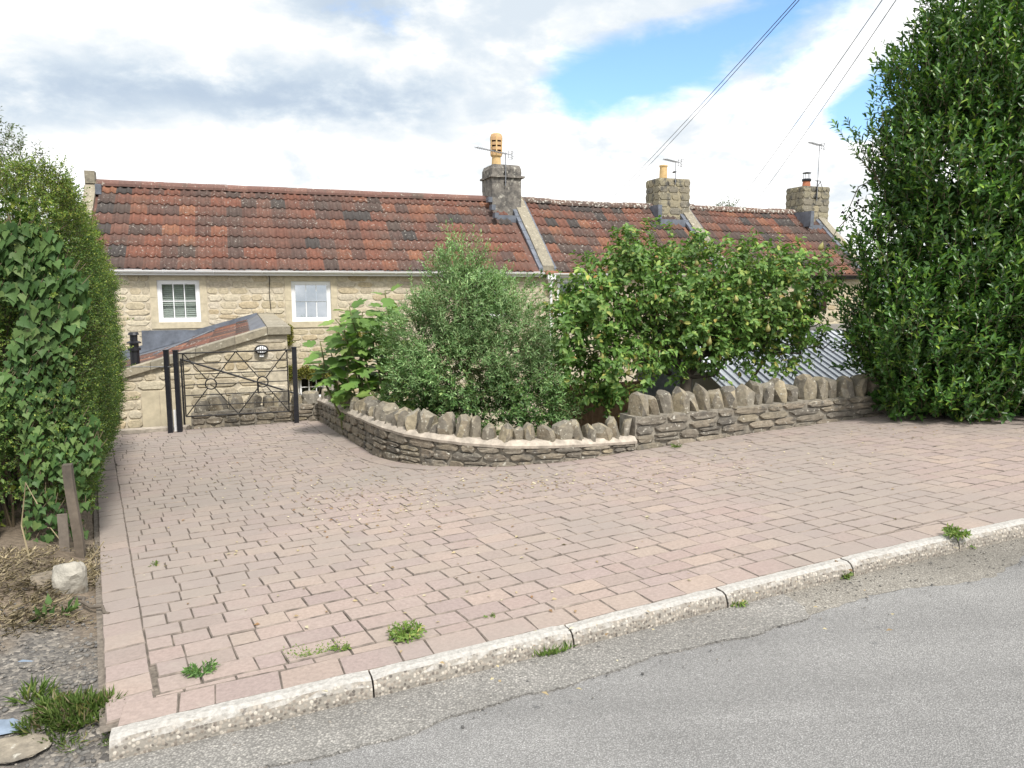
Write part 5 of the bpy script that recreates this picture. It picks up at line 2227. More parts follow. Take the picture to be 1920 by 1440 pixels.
# ------------------------------------------------------------------ olive shrub behind the curved wall
def build_olive():
    g = np.random.default_rng(91)
    r = random.Random(91)
    base = Vector((-.42, 7.95, G))
    root = plant('olive_shrub', 'rounded grey green olive shrub behind the curved wall', 'shrub', base)
    B = [px_blob(870, 580, 7.9, .46, .5, .50), px_blob(800, 645, 7.8, .40, .42, .50), px_blob(955, 625, 7.9, .46, .48, .50), px_blob(880, 700, 7.7, .62, .42, .42), px_blob(990, 710, 7.75, .36, .36, .42),
         px_blob(775, 715, 7.7, .30, .32, .26), px_blob(865, 515, 7.95, .24, .28, .24), px_blob(940, 560, 7.95, .28, .3, .26), px_blob(1035, 765, 7.75, .32, .3, .22), px_blob(920, 775, 7.6, .5, .28, .2), px_blob(820, 770, 7.6, .3, .28, .16)]
    B = [(b[0] + np.array([(.42 + b[0][0]) * -.10, 0, 0]), b[1] * np.array([.90, .9, .93])) for b in B]
    P, Q = blob_points(B, 5000, g, .5, 1.08, .30, 5.0, 8, power=.7)
    P = lumps(P, Q, .16, 6.0, 14)
    n = len(P)
    low = np.clip((at(880, 690, 7.8).z - P[:, 2]) / .5 + .35, 0, 1) * g.uniform(.3, 1.2, n) > .45
    A = Q * .85 + np.array([0, 0, .55]) + g.normal(size=(n, 3)) * .35
    Ls = g.uniform(.09, .24, n)
    VF = [shoots(P[~low], A[~low], Ls[~low], 11, .052, .014, .85, .25, 'kite', .3, 0, g)]
    VC = VF
    VF = [shoots(P[low], A[low], Ls[low] * .8, 10, .05, .021, .95, .3, 'kite', .3, .1, g)]
    foliage('lower_crown', root, VF, lf_olive2)
    tops = [(845, 468), (800, 488), (880, 482), (920, 505), (770, 515), (945, 528), (830, 492), (760, 560), (985, 560), (735, 620)]
    st = [twigs(P, A, Ls, .0028)]
    VF = []
    for (u, v) in tops:
        t = np.array(at(u, v, 7.9)); b0 = t + np.array([r.uniform(-.05, .05), 0, -.45])
        m = 10
        pts = b0 + (t - b0) * np.linspace(.1, 1, m)[:, None]
        VF.append(shoots(pts, np.tile(t - b0, (m, 1)) + g.normal(size=(m, 3)) * .12, np.full(m, .09), 7, .046, .011, .8, .25, 'kite', .3, 0, g))
        st.append(twigs(b0[None], (t - b0)[None], np.array([np.linalg.norm(t - b0)]), .004))
    foliage('crown', root, VC + VF, lf_olive)
    foliage('twigs', root, st, m_stemg)
    mb = MB()
    fork = Vector(at(878, 690, 7.85))
    limb(mb, base, fork, .05, .035, r, wob=.02)
    for b in B:
        pts = limb(mb, fork, Vector(b[0]) + Vector((0, -.1, .1)), .018, .007, r, wob=.03)
        for k in range(4):
            limb(mb, pts[3], Vector(b[0]) + Vector((r.gauss(0, .22), r.gauss(0, .2), r.gauss(.1, .2))), .007, .003, r, 4, .04)
    limb(mb, fork, at(866, 560, 7.45), .012, .005, r, wob=.015)
    local_mb(mb, root).build('stems', m_stemg, root, smooth=True)


build_olive()


# ------------------------------------------------------------------ fig with large lobed leaves
def lobed_leaf(name, mat, lobes, size, fold=.12, petiole=0.0):
    """flat outline (x, y) with midrib along +y, made slightly cupped"""
    V = [(0, 0, 0)]
    out = lobes
    V += [(x * size, y * size, (abs(x) * fold - y * y * .18) * size) for (x, y) in out]
    V.append((0, .45 * size, -.05 * size))
    c = len(V) - 1
    F = []
    n = len(out)
    for i in range(n - 1):
        F.append((c, 1 + i, 2 + i))
    F.append((c, n, 0)); F.append((c, 0, 1))
    me = bpy.data.meshes.new(name)
    me.from_pydata(V, [], F)
    me.materials.append(mat)
    me.polygons.foreach_set('use_smooth', [True] * len(F))
    return me


FIG_OUT = [(.16, -.10), (.34, .02), (.44, .24), (.36, .36), (.30, .42), (.40, .62), (.33, .78), (.17, .68), (.12, .86), (0, 1.02), (-.12, .86), (-.17, .68), (-.33, .78), (-.40, .62), (-.30, .42), (-.36, .36), (-.44, .24), (-.34, .02), (-.16, -.10)]
IVY_OUT = [(.22, -.16), (.42, -.06), (.52, .16), (.36, .28), (.34, .42), (.22, .60), (.10, .80), (0, 1.0), (-.10, .80), (-.22, .60), (-.34, .42), (-.36, .28), (-.52, .16), (-.42, -.06), (-.22, -.16)]
IVY_OUT2 = [(.18, -.18), (.40, -.10), (.58, .22), (.38, .30), (.28, .48), (.12, .72), (0, .95), (-.12, .72), (-.28, .48), (-.38, .30), (-.58, .22), (-.40, -.10), (-.18, -.18)]
FIG = [lobed_leaf('leaf', lf_fig, FIG_OUT, 1.0, f) for f in (.10, .25, -.12)]
IVY = [lobed_leaf('leaf', lf_ivy, o, 1.0, f) for o, f in ((IVY_OUT, .1), (IVY_OUT2, .2), (IVY_OUT, -.1))]


def place_leaf(mesh, parent, p, d, n, size):
    d = Vector(d).normalized()
    n = Vector(n)
    x = d.cross(n).normalized()
    n = x.cross(d)
    M = Matrix((x, d, n)).transposed()
    return inst('leaf', mesh, parent, Vector(p) - Vector(parent.location), M.to_euler(), (size, size, size))


def build_fig():
    r = random.Random(37)
    base = Vector((-1.62, 8.75, G))
    root = plant('fig_bush', 'young fig bush with big bright lobed leaves at the wall corner', 'shrub', base)
    mb = MB()
    tips = [(722, 545), (655, 575), (628, 598), (700, 600), (600, 640), (670, 620), (735, 610), (640, 650), (710, 660), (690, 690), (650, 700), (730, 690), (665, 735), (615, 690), (690, 640), (745, 650), (700, 735), (640, 610), (725, 580), (680, 585), (620, 660), (655, 665), (745, 715)]
    for (u, v) in tips:
        Y = r.uniform(8.35, 8.75)
        t = at(u, v, Y)
        k = t + Vector((r.uniform(.0, .25), .15, -.55))
        limb(mb, base + Vector((r.uniform(-.2, .3), r.uniform(-.15, .1), .0)), k, .022, .014, r, wob=.02)
        pts = limb(mb, k, t, .013, .006, r, 5, .03)
        nl = r.randint(10, 13)
        for j in range(nl):
            f = 1 - j / nl * .95
            q = k.lerp(t, f)
            a = j * 2.4 + r.uniform(0, .5)
            out = Vector((math.cos(a), math.sin(a) * .8 - .25, 0)).normalized()
            d = out * r.uniform(.7, 1) + Vector((0, 0, r.uniform(-.55, .25) + (.5 if f > .9 else 0)))
            nn = Vector((out.x * -.1, -.35 + out.y * .1, 1)) + Vector((r.gauss(0, .2), r.gauss(0, .2), 0))
            st = q + out * r.uniform(.04, .10)
            mb.tube([q, st], .004, 4)
            place_leaf(FIG[r.randrange(3)], root, st, d, nn, r.uniform(.13, .22))
    local_mb(mb, root).build('stems', m_stemg, root, smooth=True)


build_fig()


# ------------------------------------------------------------------ hedge on the left with ivy over its end
HF = Vector((-2.72, 4.72))                                   # front right corner on plan
HD = Vector((-1.86, 3.86)).normalized()                      # the hedge runs back along the drive
HLEFT = Vector((-HD.y, HD.x))
HLEN, HWID = 4.3, 2.6


def hz(al):                                                   # height of the hedge top
    return 2.34 - .14 * al


def build_hedge():
    g = np.random.default_rng(17)
    r = random.Random(17)
    base = Vector((HF.x + HLEFT.x * .6 + HD.x, HF.y + HLEFT.y * .6 + HD.y, zdrive(-3.5, 5.5) - .15))
    root = plant('clipped_hedge', 'clipped small-leaved hedge running along the drive', 'hedge', base)

    def face(n, which):
        a, w, z = g.uniform(0, 1, n), g.uniform(0, 1, n), g.uniform(0, 1, n)
        if which == 'side':
            al = HLEN * a ** 1.3; ww = np.zeros(n); nn = np.array([-HLEFT.x, -HLEFT.y, 0.0])
            zz = z
        elif which == 'front':
            al = np.zeros(n); ww = HWID * w; nn = np.array([-HD.x, -HD.y, 0.0]); zz = z
        elif which == 'top':
            al = HLEN * a ** 1.4; ww = HWID * w; nn = np.array([0, 0, 1.0]); zz = np.ones(n)
        P = np.zeros((n, 3))
        P[:, 0] = HF.x + HD.x * al + HLEFT.x * ww
        P[:, 1] = HF.y + HD.y * al + HLEFT.y * ww
        lo = np.array([zverge(p[0], p[1]) for p in P]) + (.22 if which != 'top' else 0)
        hi = 2.34 - .14 * al
        P[:, 2] = lo + (hi - lo) * zz
        Q = np.tile(nn, (n, 1))
        # rounded shoulders, a belly on the drive side, tucked in at the foot
        t = (P[:, 2] - lo) / (hi - lo)
        if which == 'side':
            off = -.08 * np.clip((t - .88) / .12, 0, 1) ** 2 - .10 * np.clip((.25 - t) / .25, 0, 1) + .025 * np.sin(t * 3.1)
            off -= .10 * np.clip((.35 - al) / .35, 0, 1) ** 2
        elif which == 'front':
            off = -.06 * np.clip((t - .9) / .1, 0, 1) ** 2 - .07 * np.clip((.2 - ww) / .2, 0, 1) ** 2
        else:
            off = -.10 * np.clip((.3 - ww) / .3, 0, 1) ** 2 - .10 * np.clip((.3 - al) / .3, 0, 1) ** 2
        P = P + Q * (off + vnoise(P, 3.0, 21) * .045 - g.uniform(0, 1, n) ** 2 * .16)[:, None]
        return P, Q

    parts = {}
    VF, VT, ST = [], [], []
    for which, n in (('side', 10500), ('front', 9500), ('top', 9500)):
        P, Q = face(n, which)
        keep = vnoise(P, 6.0, 33) > -.55 * g.uniform(.7, 1.3, n)
        P, Q = P[keep], Q[keep]
        n = len(P)
        A = Q * .9 + np.array([0, 0, .25 if which != 'top' else .2]) + g.normal(size=(n, 3)) * .45
        Ls = g.uniform(.05, .12, n)
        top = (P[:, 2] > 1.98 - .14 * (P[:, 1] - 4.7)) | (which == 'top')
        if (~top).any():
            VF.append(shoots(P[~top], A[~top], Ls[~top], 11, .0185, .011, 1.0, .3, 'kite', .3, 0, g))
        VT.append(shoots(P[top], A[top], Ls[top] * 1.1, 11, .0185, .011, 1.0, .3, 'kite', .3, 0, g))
        ST.append(twigs(P, A, Ls * 1.05, .0016))
    # stray long shoots with small paired leaves
    for k in range(46):
        al, ww = r.uniform(0, 3.4), 0
        if k % 3 == 0:
            p0 = Vector((HF.x + HD.x * al + HLEFT.x * r.uniform(.1, 1.8), HF.y + HD.y * al * .3, 2.05)); d = Vector((r.gauss(0, .5), -.2, .9))
        elif k % 3 == 1:
            p0 = Vector((HF.x + HD.x * al, HF.y + HD.y * al, r.uniform(.5, 1.8))); d = Vector((.95, -.1, r.uniform(-.2, .5)))
        else:
            w_ = r.uniform(.1, 1.6)
            p0 = Vector((HF.x + HLEFT.x * w_, HF.y + HLEFT.y * w_, r.uniform(.5, 1.9))); d = Vector((r.gauss(.1, .3), -1, r.uniform(-.3, .3)))
        L = r.uniform(.12, .28)
        m = 8
        d.normalize()
        pts = np.array(p0) + np.array(d) * np.linspace(0, L, m)[:, None]
        VT.append(shoots(pts, np.tile(np.array(d), (m, 1)), np.full(m, .03), 4, .020, .012, 1.2, .2, 'kite', .3, 0, g))
        ST.append(twigs(np.array(p0)[None], np.array(d)[None], np.array([L]), .0022))
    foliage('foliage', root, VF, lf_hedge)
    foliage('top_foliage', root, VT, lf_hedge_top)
    foliage('twigs', root, ST, m_twig)
    # the twiggy inside
    mb = MB()
    for k in range(420):
        al, w_ = .35 + (HLEN - .35) * r.random() ** 1.2, r.uniform(.35, 1.6)
        p0 = Vector((HF.x + HD.x * (al + .1) + HLEFT.x * w_, HF.y + HD.y * (al + .1) + HLEFT.y * w_, 0))
        p0.z = zverge(p0.x, p0.y)
        top = p0 + Vector((r.gauss(0, .10), r.gauss(0, .10), hz(al) - p0.z - .12))
        mb.tube([p0, p0.lerp(top, .5) + Vector((r.gauss(0, .05), r.gauss(0, .05), 0)), top], [.012, .008, .003], 4)
    local_mb(mb, root).build('branches', m_bark, root)
    P = np.zeros((7500, 3)); n = len(P)
    al, w_ = HLEN * g.uniform(0, 1, n) ** 1.2 + .14, g.uniform(.16, HWID, n)
    P[:, 0] = HF.x + HD.x * al + HLEFT.x * w_; P[:, 1] = HF.y + HD.y * al + HLEFT.y * w_
    P[:, 2] = zdrive(-3.5, 6) + .25 + (2.2 - .14 * al - zdrive(-3.5, 6) - .25) * g.uniform(0, 1, n) ** .8
    foliage('inner_foliage', root, [shoots(P, g.normal(size=(n, 3)), np.full(n, .2), 9, .06, .034, 1.2, .5, 'kite', .2, 0, g)], lf_hedge)
    return root


build_hedge()


def build_ivy():
    r = random.Random(29)
    g = np.random.default_rng(29)
    base = Vector((HF.x + HLEFT.x * .35 - HD.x * .05, HF.y + HLEFT.y * .35 - HD.y * .05, zverge(-2.9, 4.6) - .02))
    root = plant('ivy', 'large-leaved ivy hanging over the end of the hedge', 'climber', base)
    cand = []
    tries = 0
    while len(cand) < 1350 and tries < 30000:
        tries += 1
        u, v = r.uniform(-15, 185), r.uniform(420, 1010)
        # the ivy's patch: broad at the top, a tongue down to the fence post
        lim_r = 150 + 12 * math.sin(v / 40) + (30 if v > 780 else 0) * (1 if v < 960 else .4)
        lim_l = -20 if v < 560 else (20 + 30 * math.sin(v / 70) if v < 800 else 45)
        if v < 520 and u > 150 - (520 - v) * .55:
            continue
        if not (lim_l < u < lim_r):
            continue
        if v > 880 and r.random() < .45:
            continue
        # plane of the hedge end
        d = ray(u, v)
        nrm2 = Vector((HD.x, HD.y, 0))
        k = (Vector((HF.x, HF.y, 0)) - Vector((0, 0, CAM_H))).dot(nrm2) / d.dot(nrm2)
        p = Vector((0, 0, CAM_H)) + d * k
        back = max(0, .30 - (p - Vector((HF.x, HF.y, 0))).dot(Vector((HLEFT.x, HLEFT.y, 0)))) * .8
        p += Vector((-HD.x, -HD.y, 0)) * (r.uniform(.0, .10) - back * .25)
        if any((p - c).length < .020 for c in cand[-400:]):
            continue
        cand.append(p)
    cand.sort(key=lambda p: p.y)
    big = cand[:300]
    mb = MB()
    vb = Vector(root.location)
    other = MB()
    for i, p in enumerate(cand):
        d = Vector((r.gauss(0, .45), -.35 + r.gauss(0, .2), -1 + r.gauss(0, .25)))
        n = Vector((r.gauss(.1, .3), -1, .55 + r.gauss(0, .25)))
        s = r.uniform(.034, .074) * (1.12 if p.z > 1.2 else .85)
        if i < 300:
            place_leaf(IVY[r.randrange(3)], root, p, d, n, s)
        else:
            me = IVY[r.randrange(3)]
            dd = d.normalized(); x = dd.cross(n).normalized(); nn = x.cross(dd)
            M = Matrix((x, dd, nn)).transposed()
            other.add([p - vb + M @ (v.co * s) for v in me.vertices], [tuple(f.vertices) for f in me.polygons])
        if i % 3 == 0:
            q = p + Vector((r.gauss(0, .02), .05, .06))
            mb.tube([p - vb, q - vb], .0022, 4)
    setp(other.build('leaf_mass', lf_ivy, root, smooth=True), kind='stuff')
    for k in range(9):
        a = Vector((base.x + r.uniform(-.3, .15) + HD.x * .22, base.y + HD.y * .22, base.z))
        pts = [a + Vector((r.gauss(0, .03), r.gauss(0, .015), .26 * j)) - vb for j in range(8)]
        mb.tube(pts, [.008 - .0007 * j for j in range(8)], 5)
    mb.build('vine_stems', m_twig, root)


build_ivy()


# ------------------------------------------------------------------ things in the garden behind the walls
def board_fence(name, label, a, b, z0, z1, n, mat, cat='fence'):
    a, b = Vector(a), Vector(b)
    d = b - a
    rz = math.atan2(d.y, d.x)
    root = empty(name, (a.x, a.y, z0), rz)
    setp(root, label, cat)
    w = d.length / n
    r = random.Random(n)
    for i in range(n):
        mb = MB(); mb.box((i * w + .004, r.uniform(0, .006), 0), ((i + 1) * w - .004, .022, z1 - z0 + r.uniform(-.01, .01)))
        mb.build('board', mat, root)
    for z in (.25, (z1 - z0) * .75):
        mb = MB(); mb.box((0, .024, z), (d.length, .06, z + .07)); mb.build('rail', mat, root)
    return root


pA, pB = at(1030, 740, 8.9), at(1200, 740, 9.3)
board_fence('timber_fence', 'brown slatted timber fence panel seen under the pear tree', (pA.x, pA.y), (pB.x, pB.y), G, .40, 17, m_fence)
pA, pB = at(1195, 690, 9.4), at(1300, 690, 9.7)
board_fence('shed_door', 'blue grey boarded panel behind the coping stones of the higher wall', (pA.x, pA.y), (pB.x, pB.y), G, .62, 6, m_fence_grey, 'panel')


def sheet_mat():
    m, t = newmat('ribbed_plastic')
    ge = t.n('ShaderNodeNewGeometry')
    n = t.noise(ge.outputs['Position'], 2.0, 4, .6)
    finish(t, t.ramp(n, [(.3, (.62, .66, .70)), (.7, (.78, .81, .84))]), .28, n, .05, .01, spec=.8)
    return m


m_sheet = sheet_mat()


def build_leanto():
    # open store with a pale ribbed roof against the far side of the wall
    o = at(1395, 712, 9.9)
    root = empty('lean_to', (o.x, o.y, G), R(14))
    setp(root, 'lean-to with shiny pale ribbed roof behind the higher wall', 'outbuilding')
    zf, zb, W, Dp = .20 - G, .86 - G, 3.4, 1.9
    mb = MB(); mb.add([(-.25, 0, zf), (W, 0, zf), (W, Dp, zb), (-.25, Dp, zb), (-.25, 0, zf - .012), (W, 0, zf - .012), (W, Dp, zb - .012), (-.25, Dp, zb - .012)],
                      [(0, 1, 2, 3), (7, 6, 5, 4), (0, 4, 5, 1), (1, 5, 6, 2), (2, 6, 7, 3), (0, 3, 7, 4)])
    rf = mb.build('roof_sheet', m_sheet, root)
    x = -.22
    while x < W:
        mb = MB(); sl = (zb - zf) / Dp
        mb.add([(x, -.01, zf + .001), (x + .018, -.01, zf + .001), (x + .018, Dp, zb + .001), (x, Dp, zb + .001), (x + .003, -.01, zf + .022), (x + .015, -.01, zf + .022), (x + .015, Dp, zb + .022), (x + .003, Dp, zb + .022)],
               [(4, 5, 6, 7), (0, 4, 7, 3), (5, 1, 2, 6), (0, 1, 5, 4), (3, 7, 6, 2)])
        mb.build('roof_rib', m_lead, rf); x += .125
    mb = MB(); mb.box((-.27, -.035, zf - .14), (W, -.012, zf - .002)); mb.build('fascia', m_black, root)
    for x in (-.2, W * .5, W - .1):
        mb = MB(); mb.box((x, .05, 0), (x + .09, .14, zf - .01)); mb.build('post', m_wood, root)
    mb = MB(); mb.box((-.25, Dp, 0), (W, Dp + .1, zb + .1)); mb.build('back_wall', m_room, root)


build_leanto()


# yellowing creeper on the cottage wall beside the annexe
def build_creeper():
    g = np.random.default_rng(61)
    base = hw(1.3, -.06, G)
    root = plant('wall_creeper', 'yellow green creeper clinging to the cottage wall above the lower window', 'climber', base)
    P = []
    for (s0, s1, z0, z1, n) in ((.62, .95, .35, .78, 240), (.6, 2.1, -.42, -.12, 620), (.62, .8, -.3, .5, 120), (1.9, 2.6, .3, .75, 160)):
        s, z = g.uniform(s0, s1, n), g.uniform(0, 1, n)
        z = z0 + (z1 - z0) * z * (.6 + .4 * np.sin(s * 9) ** 2)
        for a, b in zip(s, z):
            P.append(hw(a, -.05 - g.uniform(0, .05), b))
    P = np.array(P); n = len(P)
    A = np.tile(np.array([-EY.x, -EY.y, -.2]), (n, 1)) + g.normal(size=(n, 3)) * .6
    foliage('foliage', root, [shoots(P, A, np.full(n, .06), 6, .045, .035, 1.2, .4, 'kite', .3, .3, g)], lf_moss)
    mb = MB()
    for k in range(7):
        s = .7 + k * .2
        pts = [hw(s + .05 * math.sin(q * 2 + k), -.035, G + (1.55 + .1 * (k % 3)) * q / 6) for q in range(7)]
        mb.tube([p - Vector(root.location) for p in pts], [.012 - .0013 * q for q in range(7)], 5)
    mb.build('stems', m_twig, root)


build_creeper()


# tall ash behind the hedge on the left, a far tree top behind the roofs, another beyond the laurel
def build_tree(name, label, base, blobs, n, seed, leaf, LW, mat, k=8, trunk=.12, gaps=.3, sh=(.15, .35), spread=1.1, droop=.15, inner=.35):
    g = np.random.default_rng(seed)
    r = random.Random(seed)
    root = plant(name, label, 'tree', base)
    P, Q = blob_points(blobs, n, g, inner, 1.05, gaps, 2.2, seed)
    A = Q * .7 + np.array([0, 0, .2]) + g.normal(size=(n, 3)) * .6
    Ls = g.uniform(*sh, n)
    foliage('crown', root, [shoots(P, A, Ls, k, leaf, LW, spread, .3, 'kite', .4, droop, g)], mat)
    mb = MB()
    top = Vector(blobs[0][0])
    fork = Vector(base).lerp(top, .45)
    limb(mb, base, fork, trunk, trunk * .7, r, wob=.01)
    for b in blobs:
        pts = limb(mb, fork, Vector(b[0]), trunk * .45, .02, r, wob=.03)
        for q in range(6):
            limb(mb, pts[3 + q % 3], Vector(b[0]) + Vector([r.gauss(0, .5) * b[1][0], r.gauss(0, .5) * b[1][1], r.gauss(.1, .5) * b[1][2]]), .015, .005, r, 4, .05)
    sel = g.choice(n, size=min(n, 500), replace=False)
    local_mb(mb, root).build('trunk', m_bark, root, smooth=True)
    foliage('twigs', root, [twigs(P, A, Ls, .004)], m_twig)
    return root


bl = [px_blob(20, 330, 14, .7, .8, .55), px_blob(-30, 270, 14, .55, .7, .7), px_blob(80, 350, 14, .55, .6, .35), px_blob(-90, 330, 14, .9, .8, .9)]
b0 = Vector((-10.2, 14.0, G))
build_tree('ash_tree', 'airy ash tree rising behind the clipped hedge', b0, bl, 620, 5, .085, .028, lf_ash, k=9, gaps=.34, sh=(.2, .38))
bl = [px_blob(1365, 395, 30, .55, .5, .30), px_blob(1340, 402, 30, .5, .4, .2)]
p = at(1360, 420, 30)
build_tree('small_tree', 'feathery tree top just showing above the ridge of the end cottage', Vector((p.x, p.y, G)), bl, 160, 6, .12, .04, lf_ash, k=8, gaps=.2, sh=(.2, .3), trunk=.1)
bl = [px_blob(1905, -15, 12, .55, .6, .35), px_blob(1990, 0, 12, .8, .8, .6)]
p = at(1960, 100, 12)
build_tree('yew_tree', 'dark brownish tree crown leaning in above the laurel', Vector((p.x, p.y, G)), bl, 900, 7, .05, .012, lf_olive2, k=14, gaps=.15, sh=(.15, .3))


# brambles that come out of the laurel towards the pear tree
def build_bramble():
    g = np.random.default_rng(15)
    r = random.Random(15)
    base = Vector((4.05, 8.75, G))
    root = plant('bramble', 'bramble with black berries arching out beside the laurel', 'climber', base)
    mb = MB(); VF = []
    bers = []
    for pts in ([(1640, 380), (1600, 395), (1570, 430), (1540, 480)], [(1650, 330), (1610, 350), (1590, 395), (1575, 440)], [(1660, 560), (1615, 575), (1580, 600)], [(1650, 620), (1610, 640), (1560, 660)]):
        W = [at(u, v, 8.55 - .05 * i) for i, (u, v) in enumerate(pts)]
        mb.tube([base + Vector((.25, .05, r.uniform(0, .1)))] + [W[0] + Vector((.2, .1, -.3))] + W, [.010, .009] + [.007 - .0012 * i for i in range(len(W))], 5)
        Q = []
        for a, b in zip(W, W[1:]):
            for k in range(5):
                Q.append(a.lerp(b, k / 5))
        Q = np.array(Q); n = len(Q)
        A = g.normal(size=(n, 3)) + np.array([-.3, -.3, 0])
        VF.append(shoots(Q, A, np.full(n, .07), 4, .05, .034, 1.1, .4, 'oval', .3, .2, g))
        for k in range(5):
            bers.append(Vector(Q[r.randrange(n)]) + Vector((r.gauss(0, .03), r.gauss(0, .03), r.gauss(-.02, .03))))
    local_mb(mb, root).build('canes', m_twig, root)
    foliage('foliage', root, VF, lf_laurel)
    bm_ = MB()
    for k in range(9):
        a = r.uniform(0, 6.28); z = r.uniform(-.8, .8)
        c = Vector((math.cos(a) * .008, math.sin(a) * .008, z * .010))
        bm_.lathe([(.001, -.006), (.006, -.002), (.006, .003), (.001, .007)], 6, Matrix.Translation(c))
    berry = bm_.mesh('berry', m_berry, True)
    for p in bers:
        s = r.uniform(1.0, 1.7)
        inst('berry', berry, root, p - base, (0, 0, r.uniform(0, 6)), (s, s, s))


build_bramble()


# ------------------------------------------------------------------ overhead cables
def cable(label, pts, rad=.007):
    mb = MB()
    W = [at(*p) for p in pts]
    fine = []
    for a, b in zip(W, W[1:]):
        for k in range(10):
            f = k / 10
            fine.append(a.lerp(b, f) - Vector((0, 0, .25 * f * (1 - f))))
    fine.append(W[-1])
    mb.tube(fine, rad, 5)
    setp(mb.build('overhead_cable', m_iron), label, 'cable', 'overhead cables crossing the sky')


cable('upper of two thin overhead cables passing the short buff chimney pot', [(1138, 380, 24), (1492, 0, 9), (1600, -130, 7.5)], .005)
cable('lower of two thin overhead cables passing the short buff chimney pot', [(1146, 382, 24), (1502, -4, 9), (1612, -130, 7.5)], .005)
cable('overhead cable that meets the end cottage roof left of its neighbour', [(1376, 388, 24), (1654, 0, 9), (1740, -130, 7.5)], .005)
cable('overhead cable that meets the end cottage roof nearer the red pot chimney', [(1408, 390, 24), (1680, 0, 9), (1766, -130, 7.5)], .005)


# ------------------------------------------------------------------ left verge: fence post, boards, boulder, slab, litter
rv = random.Random(77)


def on_verge(u, v):
    p = onp(u, v)
    for _ in range(6):
        d = ray(u, v); z = zverge(p.x, p.y)
        k = (z - CAM_H) / d.z
        p = Vector((0, 0, CAM_H)) + d * k
    return p


p = on_verge(148, 1045)
po = empty('fence_post', (p.x, p.y, p.z - .15), R(20))
setp(po, 'weathered grey timber post half covered by ivy', 'post')
mb = MB()
V = []
n = 9
for i in range(n + 1):
    k = i / n
    for (x, y) in ((-.025, -.03), (.025, -.03), (.025, .03), (-.025, .03)):
        V.append((x + .012 * math.sin(k * 5) - .012 * k, y + .006 * math.sin(k * 9), k * .74))
F = [(i * 4 + j, i * 4 + (j + 1) % 4, (i + 1) * 4 + (j + 1) % 4, (i + 1) * 4 + j) for i in range(n) for j in range(4)] + [(3, 2, 1, 0), tuple(4 * n + j for j in range(4))]
mb.add(V, F); mb.build('shaft', m_wood, po)
mb = MB(); mb.box((-.11, .045, .12), (-.055, .06, .42)); mb.build('board', m_wood, po)
# old boards of a low fence at the hedge's foot
p = on_verge(12, 1035)
fr = empty('low_fence', (p.x - .60, p.y + .16, p.z - .1), R(8))
setp(fr, 'old grey boards of a low fence under the ivy', 'fence')
for i, (z0, z1) in enumerate(((.06, .15), (.24, .31))):
    mb = MB(); mb.box((-.6, .0 - i * .02, z0), (.40, .03 - i * .02, z1)); mb.build('board', m_wood, fr)
mb = MB(); mb.box((.30, .035, 0), (.37, .10, .34)); mb.build('post', m_wood, fr)


def boulder(name, label, u, v, size, seed, mat, cat, sink=.25, rot=0.0):
    r = random.Random(seed)
    bm = bmesh.new()
    bmesh.ops.create_icosphere(bm, subdivisions=3, radius=1)
    sd = [Vector((r.gauss(0, 1), r.gauss(0, 1), r.gauss(0, 1))).normalized() for _ in range(9)]
    cut = [r.uniform(.55, .85) for _ in sd]
    for vtx in bm.verts:
        c = vtx.co.copy()
        for s, k in zip(sd, cut):
            d = c.dot(s)
            if d > k: c -= s * (d - k)
        c *= 1 + .03 * math.sin(c.x * 9 + c.y * 7) + r.gauss(0, .012)
        vtx.co = Vector((c.x * size[0], c.y * size[1], c.z * size[2]))
    me = bpy.data.meshes.new(name); bm.to_mesh(me); bm.free()
    me.materials.append(mat)
    p = on_verge(u, v)
    o = inst(name, me, None, (p.x, p.y, p.z + size[2] * (1 - sink * 2)), (0, 0, rot))
    return setp(o, label, cat)


boulder('boulder', 'pale angular limestone boulder lying against the fence post', 132, 1108, (.105, .085, .125), 3, m_boulder, 'stone', .3, .3)
boulder('boulder', 'brown flat stone behind the pale boulder on the verge', 88, 1092, (.10, .08, .05), 8, m_wstone, 'stone', .3, 1.0)
boulder('flat_stone', 'flat grey stone slab at the road edge below the grass clump', 20, 1405, (.13, .09, .012), 5, m_wstone, 'stone', .3, .2)
boulder('flat_stone', 'flat bluish stone slab beside the grass clump', 2, 1368, (.09, .08, .012), 6, m_slate, 'stone', .25, .2)
mb = MB()
mb.add([(0, 0, .004), (.075, -.012, .006), (.085, .018, .008), (.03, .03, .007), (0, 0, 0), (.075, -.012, 0), (.085, .018, 0), (.03, .03, 0)], [(0, 1, 2, 3), (0, 4, 5, 1), (1, 5, 6, 2), (2, 6, 7, 3), (3, 7, 4, 0)])
p = on_verge(22, 1246)
setp(mb.build('slate_chip', m_slate, None, p), 'thin blue slate chip lying on the grit', 'slate')
p, q = on_verge(140, 1128), on_verge(205, 1156)
mb = MB(); limb(mb, p + Vector((0, 0, .02)), q + Vector((0, 0, .015)), .010, .008, rv, 6, .03)
setp(mb.build('stick', m_wood), 'dead stick lying between the boulder and the paving', 'stick')
for i, (pp_, lab) in enumerate((([(70, 945), (48, 905), (40, 985), (56, 1050)], 'dry bent stalk hanging under the ivy'), ([(65, 985), (95, 990), (125, 1028)], 'pale arched twig in front of the ivy stems'), ([(195, 1015), (170, 1050), (158, 1075)], 'dry twig leaning on the foot of the post'))):
    mb = MB()
    W = [on_verge(u, v + 0) for u, v in [pp_[-1]]]
    y0 = W[0].y
    mb.tube([at(u, v, y0 + .01 * k) for k, (u, v) in enumerate(pp_[:-1])] + [W[0]], [.003, .0035, .004, .0045][:len(pp_)], 5)
    setp(mb.build('dry_stalk', m_straw), lab, 'stalk')


